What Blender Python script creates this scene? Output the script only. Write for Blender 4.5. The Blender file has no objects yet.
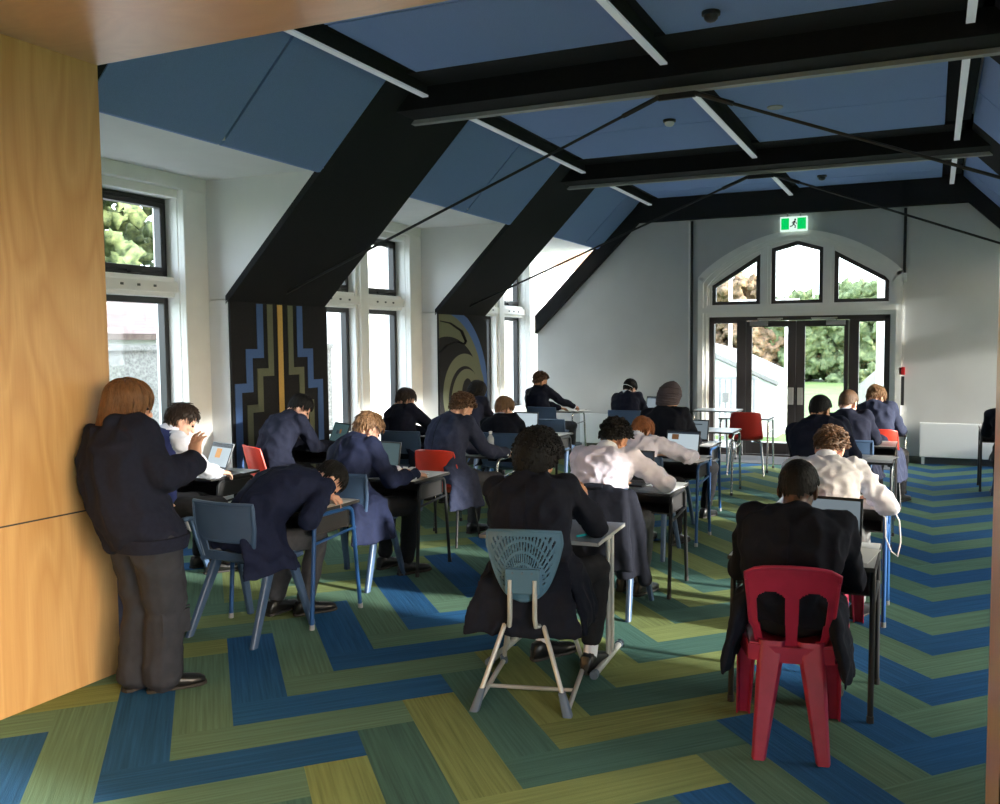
import bpy, math, random
import numpy as np
from mathutils import Vector, Matrix, noise as mnoise
random.seed(7)
SC = bpy.context.scene
COL = SC.collection
R = math.radians
V = Vector

# ------------------------------------------------------------------ scene set-up
SC.view_settings.view_transform = 'Standard'
SC.view_settings.look = 'None'
SC.view_settings.gamma = 1.0
SC.view_settings.use_curve_mapping = False
SC.view_settings.exposure = 0.45
try:
    SC.cycles.use_denoising = True
    SC.cycles.denoiser = 'OPENIMAGEDENOISE'
    SC.cycles.max_bounces = 8
    SC.cycles.diffuse_bounces = 5
    SC.cycles.sample_clamp_indirect = 6
    SC.cycles.caustics_reflective = False
    SC.cycles.caustics_refractive = False
except Exception:
    pass

# ------------------------------------------------------------------ materials
def lin(c):
    out = []
    for v in c:
        v = v / 255.0
        out.append(v / 12.92 if v <= 0.04045 else ((v + 0.055) / 1.055) ** 2.4)
    return (out[0], out[1], out[2], 1.0)

class NT:
    def __init__(s, m):
        s.t = m.node_tree; s.n = s.t.nodes
    def add(s, typ, **kw):
        n = s.n.new(typ)
        for k, v in kw.items():
            if k.startswith('i_'):
                key = k[2:]
                key = int(key) if key.isdigit() else key
                n.inputs[key].default_value = v
            else:
                setattr(n, k, v)
        return n
    def link(s, a, b):
        s.t.links.new(a, b)
    def math(s, op, a, b=None, c=None):
        n = s.n.new('ShaderNodeMath'); n.operation = op
        for i, x in enumerate((a, b, c)):
            if x is None: continue
            if isinstance(x, (int, float)): n.inputs[i].default_value = x
            else: s.t.links.new(x, n.inputs[i])
        return n.outputs[0]
    def mix(s, f, a, b):
        n = s.n.new('ShaderNodeMix'); n.data_type = 'RGBA'
        for sock, x in ((n.inputs[0], f), (n.inputs[6], a), (n.inputs[7], b)):
            if isinstance(x, (int, float, tuple)): sock.default_value = x
            else: s.t.links.new(x, sock)
        return n.outputs[2]

def newmat(name):
    m = bpy.data.materials.new(name); m.use_nodes = True
    nt = NT(m)
    b = nt.n.get('Principled BSDF')
    return m, nt, b

def mat(name, col, rough=0.6, metal=0.0, var=0.0, vscale=20.0, bump=0.0, bscale=80.0, spec=0.5, stretch=None, emit=None, estr=0.0, sheen=0.0):
    m, nt, b = newmat(name)
    c = lin(col)
    b.inputs['Base Color'].default_value = c
    b.inputs['Roughness'].default_value = rough
    b.inputs['Metallic'].default_value = metal
    b.inputs['Specular IOR Level'].default_value = spec
    if sheen: b.inputs['Sheen Weight'].default_value = sheen
    if var or bump:
        tc = nt.add('ShaderNodeTexCoord')
        src = tc.outputs['Object']
        if stretch:
            mp = nt.add('ShaderNodeMapping'); mp.inputs['Scale'].default_value = stretch
            nt.link(src, mp.inputs[0]); src = mp.outputs[0]
    if var:
        n = nt.add('ShaderNodeTexNoise'); n.inputs['Scale'].default_value = vscale; n.inputs['Detail'].default_value = 5
        nt.link(src, n.inputs['Vector'])
        lo = tuple(max(0, x * (1 - var)) for x in c[:3]) + (1,)
        hi = tuple(min(1, x * (1 + var)) for x in c[:3]) + (1,)
        f = nt.math('MULTIPLY_ADD', n.outputs[0], 2.2, -0.6)
        cl = nt.add('ShaderNodeClamp'); nt.link(f, cl.inputs[0])
        nt.link(nt.mix(cl.outputs[0], lo, hi), b.inputs['Base Color'])
    if bump:
        n2 = nt.add('ShaderNodeTexNoise'); n2.inputs['Scale'].default_value = bscale; n2.inputs['Detail'].default_value = 4
        nt.link(src, n2.inputs['Vector'])
        bp = nt.add('ShaderNodeBump'); bp.inputs['Strength'].default_value = bump; bp.inputs['Distance'].default_value = 0.01
        nt.link(n2.outputs[0], bp.inputs['Height']); nt.link(bp.outputs[0], b.inputs['Normal'])
    if emit:
        b.inputs['Emission Color'].default_value = lin(emit); b.inputs['Emission Strength'].default_value = estr
    return m

M = {}
M['white'] = mat('white_plaster', (226, 226, 226), 0.75, var=0.03, vscale=3, bump=0.05, bscale=120)
M['endwall'] = mat('end_wall_paint', (198, 199, 199), 0.7, var=0.04, vscale=2.5, bump=0.05, bscale=90)
M['timber_white'] = mat('white_painted_timber', (240, 239, 235), 0.45, var=0.03, vscale=6)
M['felt'] = mat('black_felt', (44, 44, 46), 0.95, var=0.25, vscale=160, bump=0.25, bscale=260, spec=0.15)
M['felt_blue'] = mat('blue_felt', (138, 162, 210), 0.95, var=0.10, vscale=170, bump=0.25, bscale=260, spec=0.1)
M['beam'] = mat('black_beam', (22, 22, 23), 0.8, var=0.2, vscale=30, spec=0.2)
M['flange'] = mat('grey_flange', (150, 150, 148), 0.5, var=0.08, vscale=8)
M['black_metal'] = mat('black_powder_coat', (30, 30, 32), 0.45)
M['frame_black'] = mat('black_joinery', (34, 32, 33), 0.4)
M['door_brown'] = mat('bronze_joinery', (66, 60, 60), 0.45)
M['chrome'] = mat('chrome_steel', (200, 200, 200), 0.25, metal=1.0)
M['alu'] = mat('grey_steel_tube', (190, 190, 185), 0.4, metal=0.4)
M['blue_steel'] = mat('blue_steel_tube', (38, 82, 136), 0.35)
M['pp_blue'] = mat('slate_blue_plastic', (70, 92, 122), 0.42, var=0.06, vscale=9)
M['pp_dark'] = mat('dark_slate_plastic', (58, 66, 78), 0.45)
M['teal_plastic'] = mat('teal_grey_plastic', (70, 104, 126), 0.45)
M['slate_cap'] = mat('slate_plastic_cap', (84, 98, 114), 0.5)
M['red_shell'] = mat('red_polyprop', (206, 58, 40), 0.4, var=0.08, vscale=12)
M['red_shell_dark'] = mat('deep_red_polyprop', (172, 40, 32), 0.4, var=0.06, vscale=12)
M['maroon'] = mat('crimson_moulded_plastic', (160, 36, 68), 0.38, var=0.14, vscale=14, bump=0.05, bscale=60)
M['laminate'] = mat('grey_laminate', (190, 192, 190), 0.35, var=0.03, vscale=60)
M['laminate_slate'] = mat('slate_laminate', (104, 116, 134), 0.4, var=0.05, vscale=40)
M['edge_dark'] = mat('dark_edge_band', (54, 52, 52), 0.5)
M['navy'] = mat('navy_wool', (27, 30, 46), 0.9, var=0.14, vscale=40, bump=0.45, bscale=13, spec=0.2)
M['navy_b'] = mat('bright_navy_wool', (29, 35, 60), 0.85, var=0.14, vscale=40, bump=0.45, bscale=13, spec=0.2)
M['navy_grey'] = mat('grey_navy_wool', (50, 55, 76), 0.9, var=0.12, vscale=40, bump=0.45, bscale=13, spec=0.2)
M['navy_black'] = mat('black_navy_wool', (24, 26, 36), 0.9, var=0.15, vscale=40, bump=0.45, bscale=13, spec=0.2)
M['hoodie'] = mat('navy_fleece', (30, 33, 48), 0.95, var=0.12, vscale=50, bump=0.35, bscale=22, spec=0.15)
M['cargo'] = mat('charcoal_cotton', (48, 50, 58), 0.85, var=0.18, vscale=14, bump=0.3, bscale=18, spec=0.2)
M['vest'] = mat('blue_knit_vest', (40, 52, 108), 0.9, var=0.12, vscale=60, bump=0.3, bscale=120)
M['grey_trouser'] = mat('grey_school_trouser', (72, 72, 76), 0.9, var=0.15, vscale=30, bump=0.25, bscale=25, spec=0.2)
M['lt_grey_trouser'] = mat('mid_grey_school_trouser', (104, 104, 104), 0.9, var=0.15, vscale=30, bump=0.25, bscale=25, spec=0.2)
M['black_trouser'] = mat('black_school_trouser', (34, 34, 37), 0.9, var=0.15, vscale=30, bump=0.25, bscale=25, spec=0.2)
M['shirt'] = mat('white_shirt_cotton', (230, 232, 246), 0.8, var=0.03, vscale=20, bump=0.5, bscale=18, spec=0.2)
M['shirt_pink'] = mat('soft_white_shirt_cotton', (224, 218, 234), 0.8, var=0.04, vscale=20, bump=0.55, bscale=18, spec=0.2)
M['sock'] = mat('white_sock', (225, 225, 228), 0.9)
M['sock_dark'] = mat('black_sock', (30, 30, 32), 0.9)
M['shoe'] = mat('black_leather_shoe', (26, 25, 26), 0.35, var=0.1, vscale=30)
M['sole'] = mat('rubber_sole', (48, 44, 40), 0.7)
M['skin_fair'] = mat('fair_skin', (222, 172, 148), 0.55, var=0.07, vscale=25)
M['skin_tan'] = mat('tan_skin', (188, 136, 104), 0.55, var=0.07, vscale=25)
M['skin_dark'] = mat('dark_skin', (84, 56, 44), 0.5, var=0.08, vscale=25)
M['eye'] = mat('eye', (40, 32, 28), 0.2)
def hairmat(n, c, r=0.5): return mat(n, c, r, var=0.35, vscale=60, stretch=(1, 1, 0.3), spec=0.25, bump=0.6, bscale=110)
M['h_black'] = hairmat('black_hair', (19, 17, 17), 0.65)
M['h_dark'] = hairmat('dark_brown_hair', (52, 40, 33))
M['h_brown'] = hairmat('brown_hair', (92, 68, 50))
M['h_lbrown'] = hairmat('light_brown_hair', (128, 96, 68))
M['h_ginger'] = hairmat('ginger_hair', (150, 94, 56))
M['h_bob'] = hairmat('copper_brown_hair', (106, 74, 48))
M['turban'] = mat('brown_turban_cloth', (78, 68, 72), 0.9, var=0.1, vscale=50, bump=0.2, bscale=60)
M['paper'] = mat('white_paper', (236, 236, 234), 0.8)
M['laptop'] = mat('dark_laptop_case', (46, 47, 50), 0.4)
M['laptop_grey'] = mat('silver_laptop_case', (170, 172, 176), 0.35, metal=0.3)
M['keys'] = mat('laptop_keys', (26, 26, 28), 0.6)
M['radiator'] = mat('white_radiator_enamel', (236, 238, 240), 0.4)
M['kick'] = mat('grey_skirting', (92, 94, 96), 0.6)
M['matgrey'] = mat('grey_entrance_matting', (92, 92, 94), 0.95, var=0.2, vscale=120, bump=0.3, bscale=200)
M['strip'] = mat('light_diffuser', (225, 228, 230), 0.5, emit=(225, 232, 240), estr=0.12)
M['red_box'] = mat('red_call_point', (190, 30, 36), 0.4)
M['gold'] = mat('gold_felt', (206, 168, 92), 0.9, var=0.1, vscale=120)
M['stripe_blue'] = mat('blue_felt_stripe', (74, 104, 156), 0.9, var=0.1, vscale=120)
M['stripe_olive'] = mat('olive_felt_stripe', (106, 110, 88), 0.9, var=0.1, vscale=120)
M['cyan'] = mat('cyan_plastic', (40, 200, 205), 0.35)
M['cable'] = mat('white_cable', (225, 222, 222), 0.5)
M['detector'] = mat('white_detector', (225, 225, 225), 0.45)
M['navy_seat'] = mat('navy_vinyl', (36, 48, 84), 0.6, var=0.1, vscale=30)
M['ext_white'] = mat('exterior_white_paint', (232, 234, 232), 0.7, var=0.04, vscale=2)
M['bounce_paving'] = mat('pale_bounce_paving', (214, 212, 206), 0.85, var=0.08, vscale=3)  # pale so the added strip outside reflects skylight upward
M['ext_grey'] = mat('exterior_grey', (150, 152, 152), 0.7, var=0.06, vscale=3)
M['ext_metal'] = mat('exterior_galvanised', (168, 174, 180), 0.5)
M['trunk'] = mat('tree_bark', (84, 68, 54), 0.9, var=0.3, vscale=8)

def emitmat(name, col, s):
    m, nt, b = newmat(name)
    b.inputs['Base Color'].default_value = (0.02, 0.02, 0.02, 1)
    b.inputs['Roughness'].default_value = 0.25
    b.inputs['Emission Color'].default_value = lin(col); b.inputs['Emission Strength'].default_value = s
    return m
M['scr_pale'] = emitmat('pale_screen', (196, 212, 220), 0.62)
M['scr_dark'] = emitmat('dark_screen', (70, 96, 100), 0.5)
M['scr_blue'] = emitmat('grey_blue_screen', (150, 166, 176), 0.4)
M['scr_orange'] = emitmat('orange_block', (228, 160, 70), 0.7)
M['scr_brown'] = emitmat('brown_picture', (120, 84, 52), 0.6)
M['scr_bar'] = emitmat('screen_bar', (52, 62, 74), 0.5)
M['exit_green'] = emitmat('exit_green', (0, 190, 90), 0.9)
M['exit_white'] = emitmat('exit_white', (225, 255, 240), 0.75)

def glassmat():
    m = bpy.data.materials.new('window_glass'); m.use_nodes = True
    nt = NT(m); nt.n.clear()
    o = nt.add('ShaderNodeOutputMaterial'); t = nt.add('ShaderNodeBsdfTransparent'); g = nt.add('ShaderNodeBsdfGlossy')
    t.inputs[0].default_value = (0.95, 0.97, 0.97, 1); g.inputs[1].default_value = 0.03
    f = nt.add('ShaderNodeLayerWeight'); f.inputs[0].default_value = 0.5
    mx = nt.add('ShaderNodeMixShader')
    nt.link(nt.math('MULTIPLY_ADD', nt.math('POWER', f.outputs[1], 4.0), 0.4, 0.03), mx.inputs[0]); nt.link(t.outputs[0], mx.inputs[1]); nt.link(g.outputs[0], mx.inputs[2]); nt.link(mx.outputs[0], o.inputs[0])
    return m
M['glass'] = glassmat()
def bottlemat():
    m = bpy.data.materials.new('clear_plastic'); m.use_nodes = True
    nt = NT(m); nt.n.clear()
    o = nt.add('ShaderNodeOutputMaterial'); t = nt.add('ShaderNodeBsdfTransparent'); g = nt.add('ShaderNodeBsdfPrincipled')
    t.inputs[0].default_value = (0.85, 0.9, 0.93, 1); g.inputs['Base Color'].default_value = (0.75, 0.8, 0.83, 1); g.inputs['Roughness'].default_value = 0.12
    mx = nt.add('ShaderNodeMixShader'); mx.inputs[0].default_value = 0.45
    nt.link(t.outputs[0], mx.inputs[1]); nt.link(g.outputs[0], mx.inputs[2]); nt.link(mx.outputs[0], o.inputs[0])
    return m
M['bottle'] = bottlemat()

def woodmat(name, c1, c2, c3, rough=0.32):
    m, nt, b = newmat(name)
    tc = nt.add('ShaderNodeTexCoord')
    mp = nt.add('ShaderNodeMapping'); mp.inputs['Scale'].default_value = (1.0, 2.2, 0.32)
    nt.link(tc.outputs['Object'], mp.inputs[0])
    n1 = nt.add('ShaderNodeTexNoise'); n1.inputs['Scale'].default_value = 1.6; n1.inputs['Detail'].default_value = 2; n1.inputs['Distortion'].default_value = 0.8
    nt.link(mp.outputs[0], n1.inputs['Vector'])
    rings = nt.math('FRACT', nt.math('MULTIPLY', n1.outputs[0], 7.0))
    tri = nt.math('ABSOLUTE', nt.math('MULTIPLY_ADD', rings, 2.0, -1.0))
    mp2 = nt.add('ShaderNodeMapping'); mp2.inputs['Scale'].default_value = (60, 60, 2.0)
    nt.link(tc.outputs['Object'], mp2.inputs[0])
    n2 = nt.add('ShaderNodeTexNoise'); n2.inputs['Scale'].default_value = 2.0; n2.inputs['Detail'].default_value = 4
    nt.link(mp2.outputs[0], n2.inputs['Vector'])
    a = nt.mix(tri, lin(c1), lin(c2))
    f = nt.math('MULTIPLY', n2.outputs[0], 0.55)
    nt.link(nt.mix(f, a, lin(c3)), b.inputs['Base Color'])
    b.inputs['Roughness'].default_value = rough
    return m
M['wood'] = woodmat('honey_plywood', (200, 158, 104), (216, 178, 124), (180, 134, 86), 0.34)
M['wood_soffit'] = woodmat('brown_plywood_soffit', (214, 172, 146), (222, 182, 154), (200, 158, 130), 0.28)

def carpetmat():
    m, nt, b = newmat('herringbone_carpet_planks')
    geo = nt.add('ShaderNodeNewGeometry'); sep = nt.add('ShaderNodeSeparateXYZ'); nt.link(geo.outputs['Position'], sep.inputs[0])
    X, Y = sep.outputs[0], sep.outputs[1]
    P, S, X0, Y0 = 0.70711, 0.35355, 0.03, 3.60
    dx, dy = nt.math('SUBTRACT', X, X0), nt.math('SUBTRACT', Y, Y0)
    ca = nt.math('MULTIPLY', nt.math('ADD', dy, dx), 2.828427)      # rotated 45 degrees, in plank widths
    cb = nt.math('MULTIPLY', nt.math('SUBTRACT', dy, dx), 2.828427)
    ci, cj = nt.math('FLOOR', ca), nt.math('FLOOR', cb)
    n = nt.math('FLOOR', nt.math('DIVIDE', nt.math('SUBTRACT', ci, cj), 4.0))     # planks are four widths long
    odd = nt.math('FLOORED_MODULO', n, 2.0)
    inv = nt.math('SUBTRACT', 1.0, odd)
    k = nt.math('ADD', nt.math('MULTIPLY', ci, odd), nt.math('MULTIPLY', cj, inv))
    kodd = nt.math('FLOORED_MODULO', k, 2.0)
    fam = nt.math('FLOORED_MODULO', nt.math('FLOOR', nt.math('DIVIDE', nt.math('ADD', n, 1.0), 2.0)), 2.0)
    blue, green, lime, teal = lin((38, 88, 132)), lin((94, 125, 104)), lin((124, 137, 86)), lin((72, 107, 98))
    bg = nt.mix(kodd, blue, green)
    lt = nt.mix(kodd, teal, lime)
    left = nt.math('LESS_THAN', n, -5.5)
    fam1 = nt.mix(left, lt, nt.mix(kodd, lime, green))
    fam = nt.math('MULTIPLY', fam, nt.math('LESS_THAN', n, -.5))
    base = nt.mix(fam, bg, fam1)
    # ribs along each plank
    al = nt.math('MULTIPLY', nt.math('ADD', nt.math('MULTIPLY', cb, odd), nt.math('MULTIPLY', ca, inv)), .25)     # along the plank
    ac = nt.math('MULTIPLY', nt.math('ADD', nt.math('MULTIPLY', ca, odd), nt.math('MULTIPLY', cb, inv)), .25)     # across it
    cmb = nt.add('ShaderNodeCombineXYZ')
    nt.link(nt.math('MULTIPLY', al, 2.2), cmb.inputs[0]); nt.link(nt.math('MULTIPLY', ac, 80.0), cmb.inputs[1]); nt.link(nt.math('MULTIPLY', k, 7.3), cmb.inputs[2])
    ns = nt.add('ShaderNodeTexNoise'); ns.inputs['Scale'].default_value = 1.0; ns.inputs['Detail'].default_value = 2
    nt.link(cmb.outputs[0], ns.inputs['Vector'])
    cmb2 = nt.add('ShaderNodeCombineXYZ')
    nt.link(k, cmb2.inputs[0]); nt.link(n, cmb2.inputs[1])
    wn = nt.add('ShaderNodeTexWhiteNoise'); nt.link(cmb2.outputs[0], wn.inputs['Vector'])
    fine = nt.add('ShaderNodeTexNoise'); fine.inputs['Scale'].default_value = 260; fine.inputs['Detail'].default_value = 2
    nt.link(geo.outputs['Position'], fine.inputs['Vector'])
    g = nt.math('ADD', nt.math('MULTIPLY_ADD', ns.outputs[0], 0.9, 0.55), nt.math('MULTIPLY_ADD', wn.outputs[0], 0.22, -0.11))
    g = nt.math('ADD', g, nt.math('MULTIPLY_ADD', fine.outputs[0], 0.5, -0.25))
    vm = nt.add('ShaderNodeVectorMath'); vm.operation = 'SCALE'
    nt.link(base, vm.inputs[0]); nt.link(g, vm.inputs['Scale'])
    nt.link(vm.outputs[0], b.inputs['Base Color'])
    b.inputs['Roughness'].default_value = 0.95; b.inputs['Specular IOR Level'].default_value = 0.15
    bp = nt.add('ShaderNodeBump'); bp.inputs['Strength'].default_value = 0.3; bp.inputs['Distance'].default_value = 0.01
    nt.link(nt.math('ADD', ns.outputs[0], fine.outputs[0]), bp.inputs['Height']); nt.link(bp.outputs[0], b.inputs['Normal'])
    return m
M['carpet'] = carpetmat()

def foliage(name, a, bcol, scale=3.0):
    m, nt, b = newmat(name)
    tc = nt.add('ShaderNodeTexCoord')
    n = nt.add('ShaderNodeTexNoise'); n.inputs['Scale'].default_value = scale; n.inputs['Detail'].default_value = 6
    nt.link(tc.outputs['Object'], n.inputs['Vector'])
    f = nt.math('MULTIPLY_ADD', n.outputs[0], 2.4, -0.7)
    cl = nt.add('ShaderNodeClamp'); nt.link(f, cl.inputs[0])
    nt.link(nt.mix(cl.outputs[0], lin(a), lin(bcol)), b.inputs['Base Color'])
    b.inputs['Roughness'].default_value = 0.8
    return m
M['hedge'] = foliage('hedge_leaves', (58, 76, 46), (122, 134, 92), 7.0)
M['hedge_red'] = foliage('autumn_hedge_leaves', (74, 70, 48), (142, 112, 90), 7.0)
M['conifer'] = foliage('conifer_leaves', (40, 58, 34), (118, 132, 86), 9.0)
M['lawn'] = foliage('lawn_grass', (70, 96, 44), (92, 116, 58), 0.8)

def brickmat():
    m, nt, b = newmat('pale_brick')
    tc = nt.add('ShaderNodeTexCoord')
    mp = nt.add('ShaderNodeMapping'); mp.inputs['Rotation'].default_value = (R(90), 0, R(90))
    nt.link(tc.outputs['Object'], mp.inputs[0])
    br = nt.add('ShaderNodeTexBrick'); br.inputs['Scale'].default_value = 4.0
    br.inputs['Color1'].default_value = lin((120, 92, 74)); br.inputs['Color2'].default_value = lin((138, 110, 90)); br.inputs['Mortar'].default_value = lin((150, 146, 138))
    nt.link(mp.outputs[0], br.inputs[0]); nt.link(br.outputs[0], b.inputs['Base Color']); b.inputs['Roughness'].default_value = 0.9
    return m
M['brick'] = brickmat()
def pebblemat():
    m, nt, b = newmat('pebbledash')
    tc = nt.add('ShaderNodeTexCoord')
    v = nt.add('ShaderNodeTexVoronoi'); v.inputs['Scale'].default_value = 28
    nt.link(tc.outputs['Object'], v.inputs['Vector'])
    nt.link(nt.mix(v.outputs[0], lin((96, 95, 90)), lin((150, 148, 142))), b.inputs['Base Color']); b.inputs['Roughness'].default_value = 0.9
    return m
M['pebble'] = pebblemat()
def rooftile():
    m, nt, b = newmat('pinkish_roof_tiles')
    tc = nt.add('ShaderNodeTexCoord')
    br = nt.add('ShaderNodeTexBrick'); br.inputs['Scale'].default_value = 3.0
    br.inputs['Color1'].default_value = lin((120, 100, 96)); br.inputs['Color2'].default_value = lin((134, 116, 112)); br.inputs['Mortar'].default_value = lin((104, 92, 90))
    mp = nt.add('ShaderNodeMapping'); mp.inputs['Rotation'].default_value = (0, 0, R(90)); nt.link(tc.outputs['Object'], mp.inputs[0])
    nt.link(mp.outputs[0], br.inputs[0]); nt.link(br.outputs[0], b.inputs['Base Color']); b.inputs['Roughness'].default_value = 0.9
    return m
M['rooftile'] = rooftile()

# ------------------------------------------------------------------ mesh builder
def frame_for(d, hint=V((0, 0, 1))):
    d = d.normalized()
    if abs(d.dot(hint)) > 0.97: hint = V((0, 1, 0))
    x = d.cross(hint).normalized(); y = x.cross(d).normalized()
    return x, y

class MB:
    def __init__(s): s.v = []; s.f = []; s.mi = []; s.cur = 0
    def mat(s, i): s.cur = i; return s
    def addf(s, f): s.f.append(f); s.mi.append(s.cur)
    def box(s, x0, x1, y0, y1, z0, z1, mtx=None):
        b = len(s.v)
        for z in (z0, z1):
            for x, y in ((x0, y0), (x1, y0), (x1, y1), (x0, y1)):
                p = V((x, y, z)); s.v.append(mtx @ p if mtx else p)
        for f in ((3, 2, 1, 0), (4, 5, 6, 7), (0, 1, 5, 4), (1, 2, 6, 5), (2, 3, 7, 6), (3, 0, 4, 7)):
            s.addf([b + i for i in f])
        return s
    def loft(s, rings, cap=True):
        """rings: lists of points with equal length"""
        n = len(rings[0]); b = len(s.v)
        for r in rings: s.v.extend(r)
        for i in range(len(rings) - 1):
            for j in range(n):
                k = (j + 1) % n
                s.addf([b + i * n + j, b + i * n + k, b + (i + 1) * n + k, b + (i + 1) * n + j])
        if cap:
            s.addf([b + j for j in reversed(range(n))])
            e = b + (len(rings) - 1) * n
            s.addf([e + j for j in range(n)])
        return s
    def ell(s, c, ax, ay, rx, ry, n=18, p=2.0):
        out = []
        for j in range(n):
            a = 2 * math.pi * j / n; ca, sa = math.cos(a), math.sin(a)
            fx = math.copysign(abs(ca) ** (2 / p), ca); fy = math.copysign(abs(sa) ** (2 / p), sa)
            out.append(c + ax * (rx * fx) + ay * (ry * fy))
        return out
    def tube(s, pts, r, n=10, hint=V((0, 0, 1)), flat=1.0):
        pts = [V(p) for p in pts]; m = len(pts)
        rr = r if isinstance(r, (list, tuple)) else [r] * m
        rings = []; px = None
        for i, p in enumerate(pts):
            d = (pts[min(i + 1, m - 1)] - pts[max(i - 1, 0)])
            if d.length < 1e-9: d = V((0, 0, 1))
            d.normalize()
            if px is None: x, y = frame_for(d, hint)
            else:
                x = px - d * px.dot(d)
                if x.length < 1e-6: x, _ = frame_for(d, hint)
                x.normalize()
            y = d.cross(x).normalized()
            px = x
            rings.append(s.ell(p, x, y, rr[i], rr[i] * flat, n))
        return s.loft(rings)
    def capsule(s, a, b, ra, rb=None, n=12):
        rb = ra if rb is None else rb
        a = V(a); b = V(b); d = b - a; L = d.length
        d = d.normalized() if L > 1e-9 else V((0, 0, 1))
        x, _ = frame_for(d); y = d.cross(x).normalized(); rings = []
        for t in (-85, -55, -25): rings.append(s.ell(a + d * (ra * math.sin(R(t))), x, y, ra * math.cos(R(t)), ra * math.cos(R(t)), n))
        rings.append(s.ell(a, x, y, ra, ra, n)); rings.append(s.ell(b, x, y, rb, rb, n))
        for t in (25, 55, 85): rings.append(s.ell(b + d * (rb * math.sin(R(t))), x, y, rb * math.cos(R(t)), rb * math.cos(R(t)), n))
        return s.loft(rings)
    def ellipsoid(s, c, r, mtx=None, n=16, m=10):
        c = V(c); mtx = mtx or Matrix.Identity(3); rings = []
        for i in range(m + 1):
            t = R(-88 + 176 * i / m); ring = []
            for j in range(n):
                a = 2 * math.pi * j / n
                ring.append(c + mtx @ V((r[0] * math.cos(t) * math.cos(a), r[1] * math.cos(t) * math.sin(a), r[2] * math.sin(t))))
            rings.append(ring)
        return s.loft(rings)
    def prism(s, poly, axis, lo, hi):
        """poly 2D in the other two axes"""
        def mk(a, b, t):
            return V((t, a, b)) if axis == 'x' else V((a, t, b)) if axis == 'y' else V((a, b, t))
        n = len(poly); b = len(s.v)
        for t in (lo, hi):
            for a, c in poly: s.v.append(mk(a, c, t))
        s.addf([b + i for i in range(n)]); s.addf([b + n + i for i in reversed(range(n))])
        for i in range(n):
            k = (i + 1) % n
            s.addf([b + k, b + i, b + n + i, b + n + k])
        return s
    def sheet(s, fn, nu, nv, t, mask=None):
        """closed sheet of thickness t following fn(u,v) (u,v in 0..1), cells dropped where mask(u,v) is False"""
        P = [[V(fn(i / nu, j / nv)) for j in range(nv + 1)] for i in range(nu + 1)]
        b = len(s.v); K = (nu + 1) * (nv + 1)
        N = []
        for i in range(nu + 1):
            for j in range(nv + 1):
                du = P[min(i + 1, nu)][j] - P[max(i - 1, 0)][j]; dv = P[i][min(j + 1, nv)] - P[i][max(j - 1, 0)]
                nn = du.cross(dv)
                N.append(nn.normalized() if nn.length > 1e-12 else V((0, 0, 1)))
        for i in range(nu + 1):
            for j in range(nv + 1): s.v.append(P[i][j] + N[i * (nv + 1) + j] * (t / 2))
        for i in range(nu + 1):
            for j in range(nv + 1): s.v.append(P[i][j] - N[i * (nv + 1) + j] * (t / 2))
        ok = [[(mask is None) or mask((i + .5) / nu, (j + .5) / nv) for j in range(nv)] for i in range(nu)]
        ix = lambda i, j: b + i * (nv + 1) + j
        for i in range(nu):
            for j in range(nv):
                if not ok[i][j]: continue
                a, c, d, e = ix(i, j), ix(i + 1, j), ix(i + 1, j + 1), ix(i, j + 1)
                s.addf([a, c, d, e]); s.addf([a + K, e + K, d + K, c + K])
                for di, dj, p, q in ((-1, 0, e, a), (1, 0, c, d), (0, -1, a, c), (0, 1, d, e)):
                    ii, jj = i + di, j + dj
                    if not (0 <= ii < nu and 0 <= jj < nv) or not ok[ii][jj]:
                        s.addf([q, p, p + K, q + K])
        return s
    def mesh(s, name, mats=None, smooth=False, fix=True):
        me = bpy.data.meshes.new(name)
        me.from_pydata([tuple(p) for p in s.v], [], s.f)
        for m in (mats or []): me.materials.append(m)
        if any(s.mi): me.polygons.foreach_set('material_index', s.mi)
        if fix:
            import bmesh
            bm = bmesh.new(); bm.from_mesh(me)
            loose = [v for v in bm.verts if not v.link_faces]
            if loose: bmesh.ops.delete(bm, geom=loose, context='VERTS')
            bmesh.ops.recalc_face_normals(bm, faces=bm.faces[:]); bm.to_mesh(me); bm.free()
        if smooth: smooth_me(me)
        return me

def smooth_me(me, ang=40):
    me.polygons.foreach_set('use_smooth', [True] * len(me.polygons))
    try: me.set_sharp_from_angle(angle=R(ang))
    except Exception: pass

def obj(name, mb, m, parent=None, smooth=False, bevel=0.0, loc=None, rot=None):
    ms = m if isinstance(m, (list, tuple)) else [m]
    me = mb.mesh(name, ms, smooth) if isinstance(mb, MB) else mb
    o = bpy.data.objects.new(name, me); COL.objects.link(o)
    if parent: o.parent = parent
    if loc: o.location = loc
    if rot is not None: o.rotation_euler = (0, 0, rot)
    if bevel:
        bv = o.modifiers.new('bevel', 'BEVEL'); bv.width = bevel; bv.segments = 2; bv.limit_method = 'ANGLE'; bv.angle_limit = R(50)
    return o

def tag(o, label, cat, group=None, kind=None):
    o['label'] = label; o['category'] = cat
    if group: o['group'] = group
    if kind: o['kind'] = kind
    return o

def thing(name, label, cat, loc=(0, 0, 0), rz=0.0, group=None):
    o = bpy.data.objects.new(name, None); COL.objects.link(o)
    o.empty_display_size = 0.1
    o.location = loc; o.rotation_euler = (0, 0, rz)
    return tag(o, label, cat, group)

def struct(name, mb, m, parent=None, smooth=False, bevel=0.0):
    o = obj(name, mb, m, parent, smooth, bevel)
    if not parent: o['kind'] = 'structure'
    return o

def copy_tree(o, parent=None):
    c = o.copy(); COL.objects.link(c)
    if parent: c.parent = parent
    for ch in list(o.children): copy_tree(ch, c)
    return c

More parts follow.
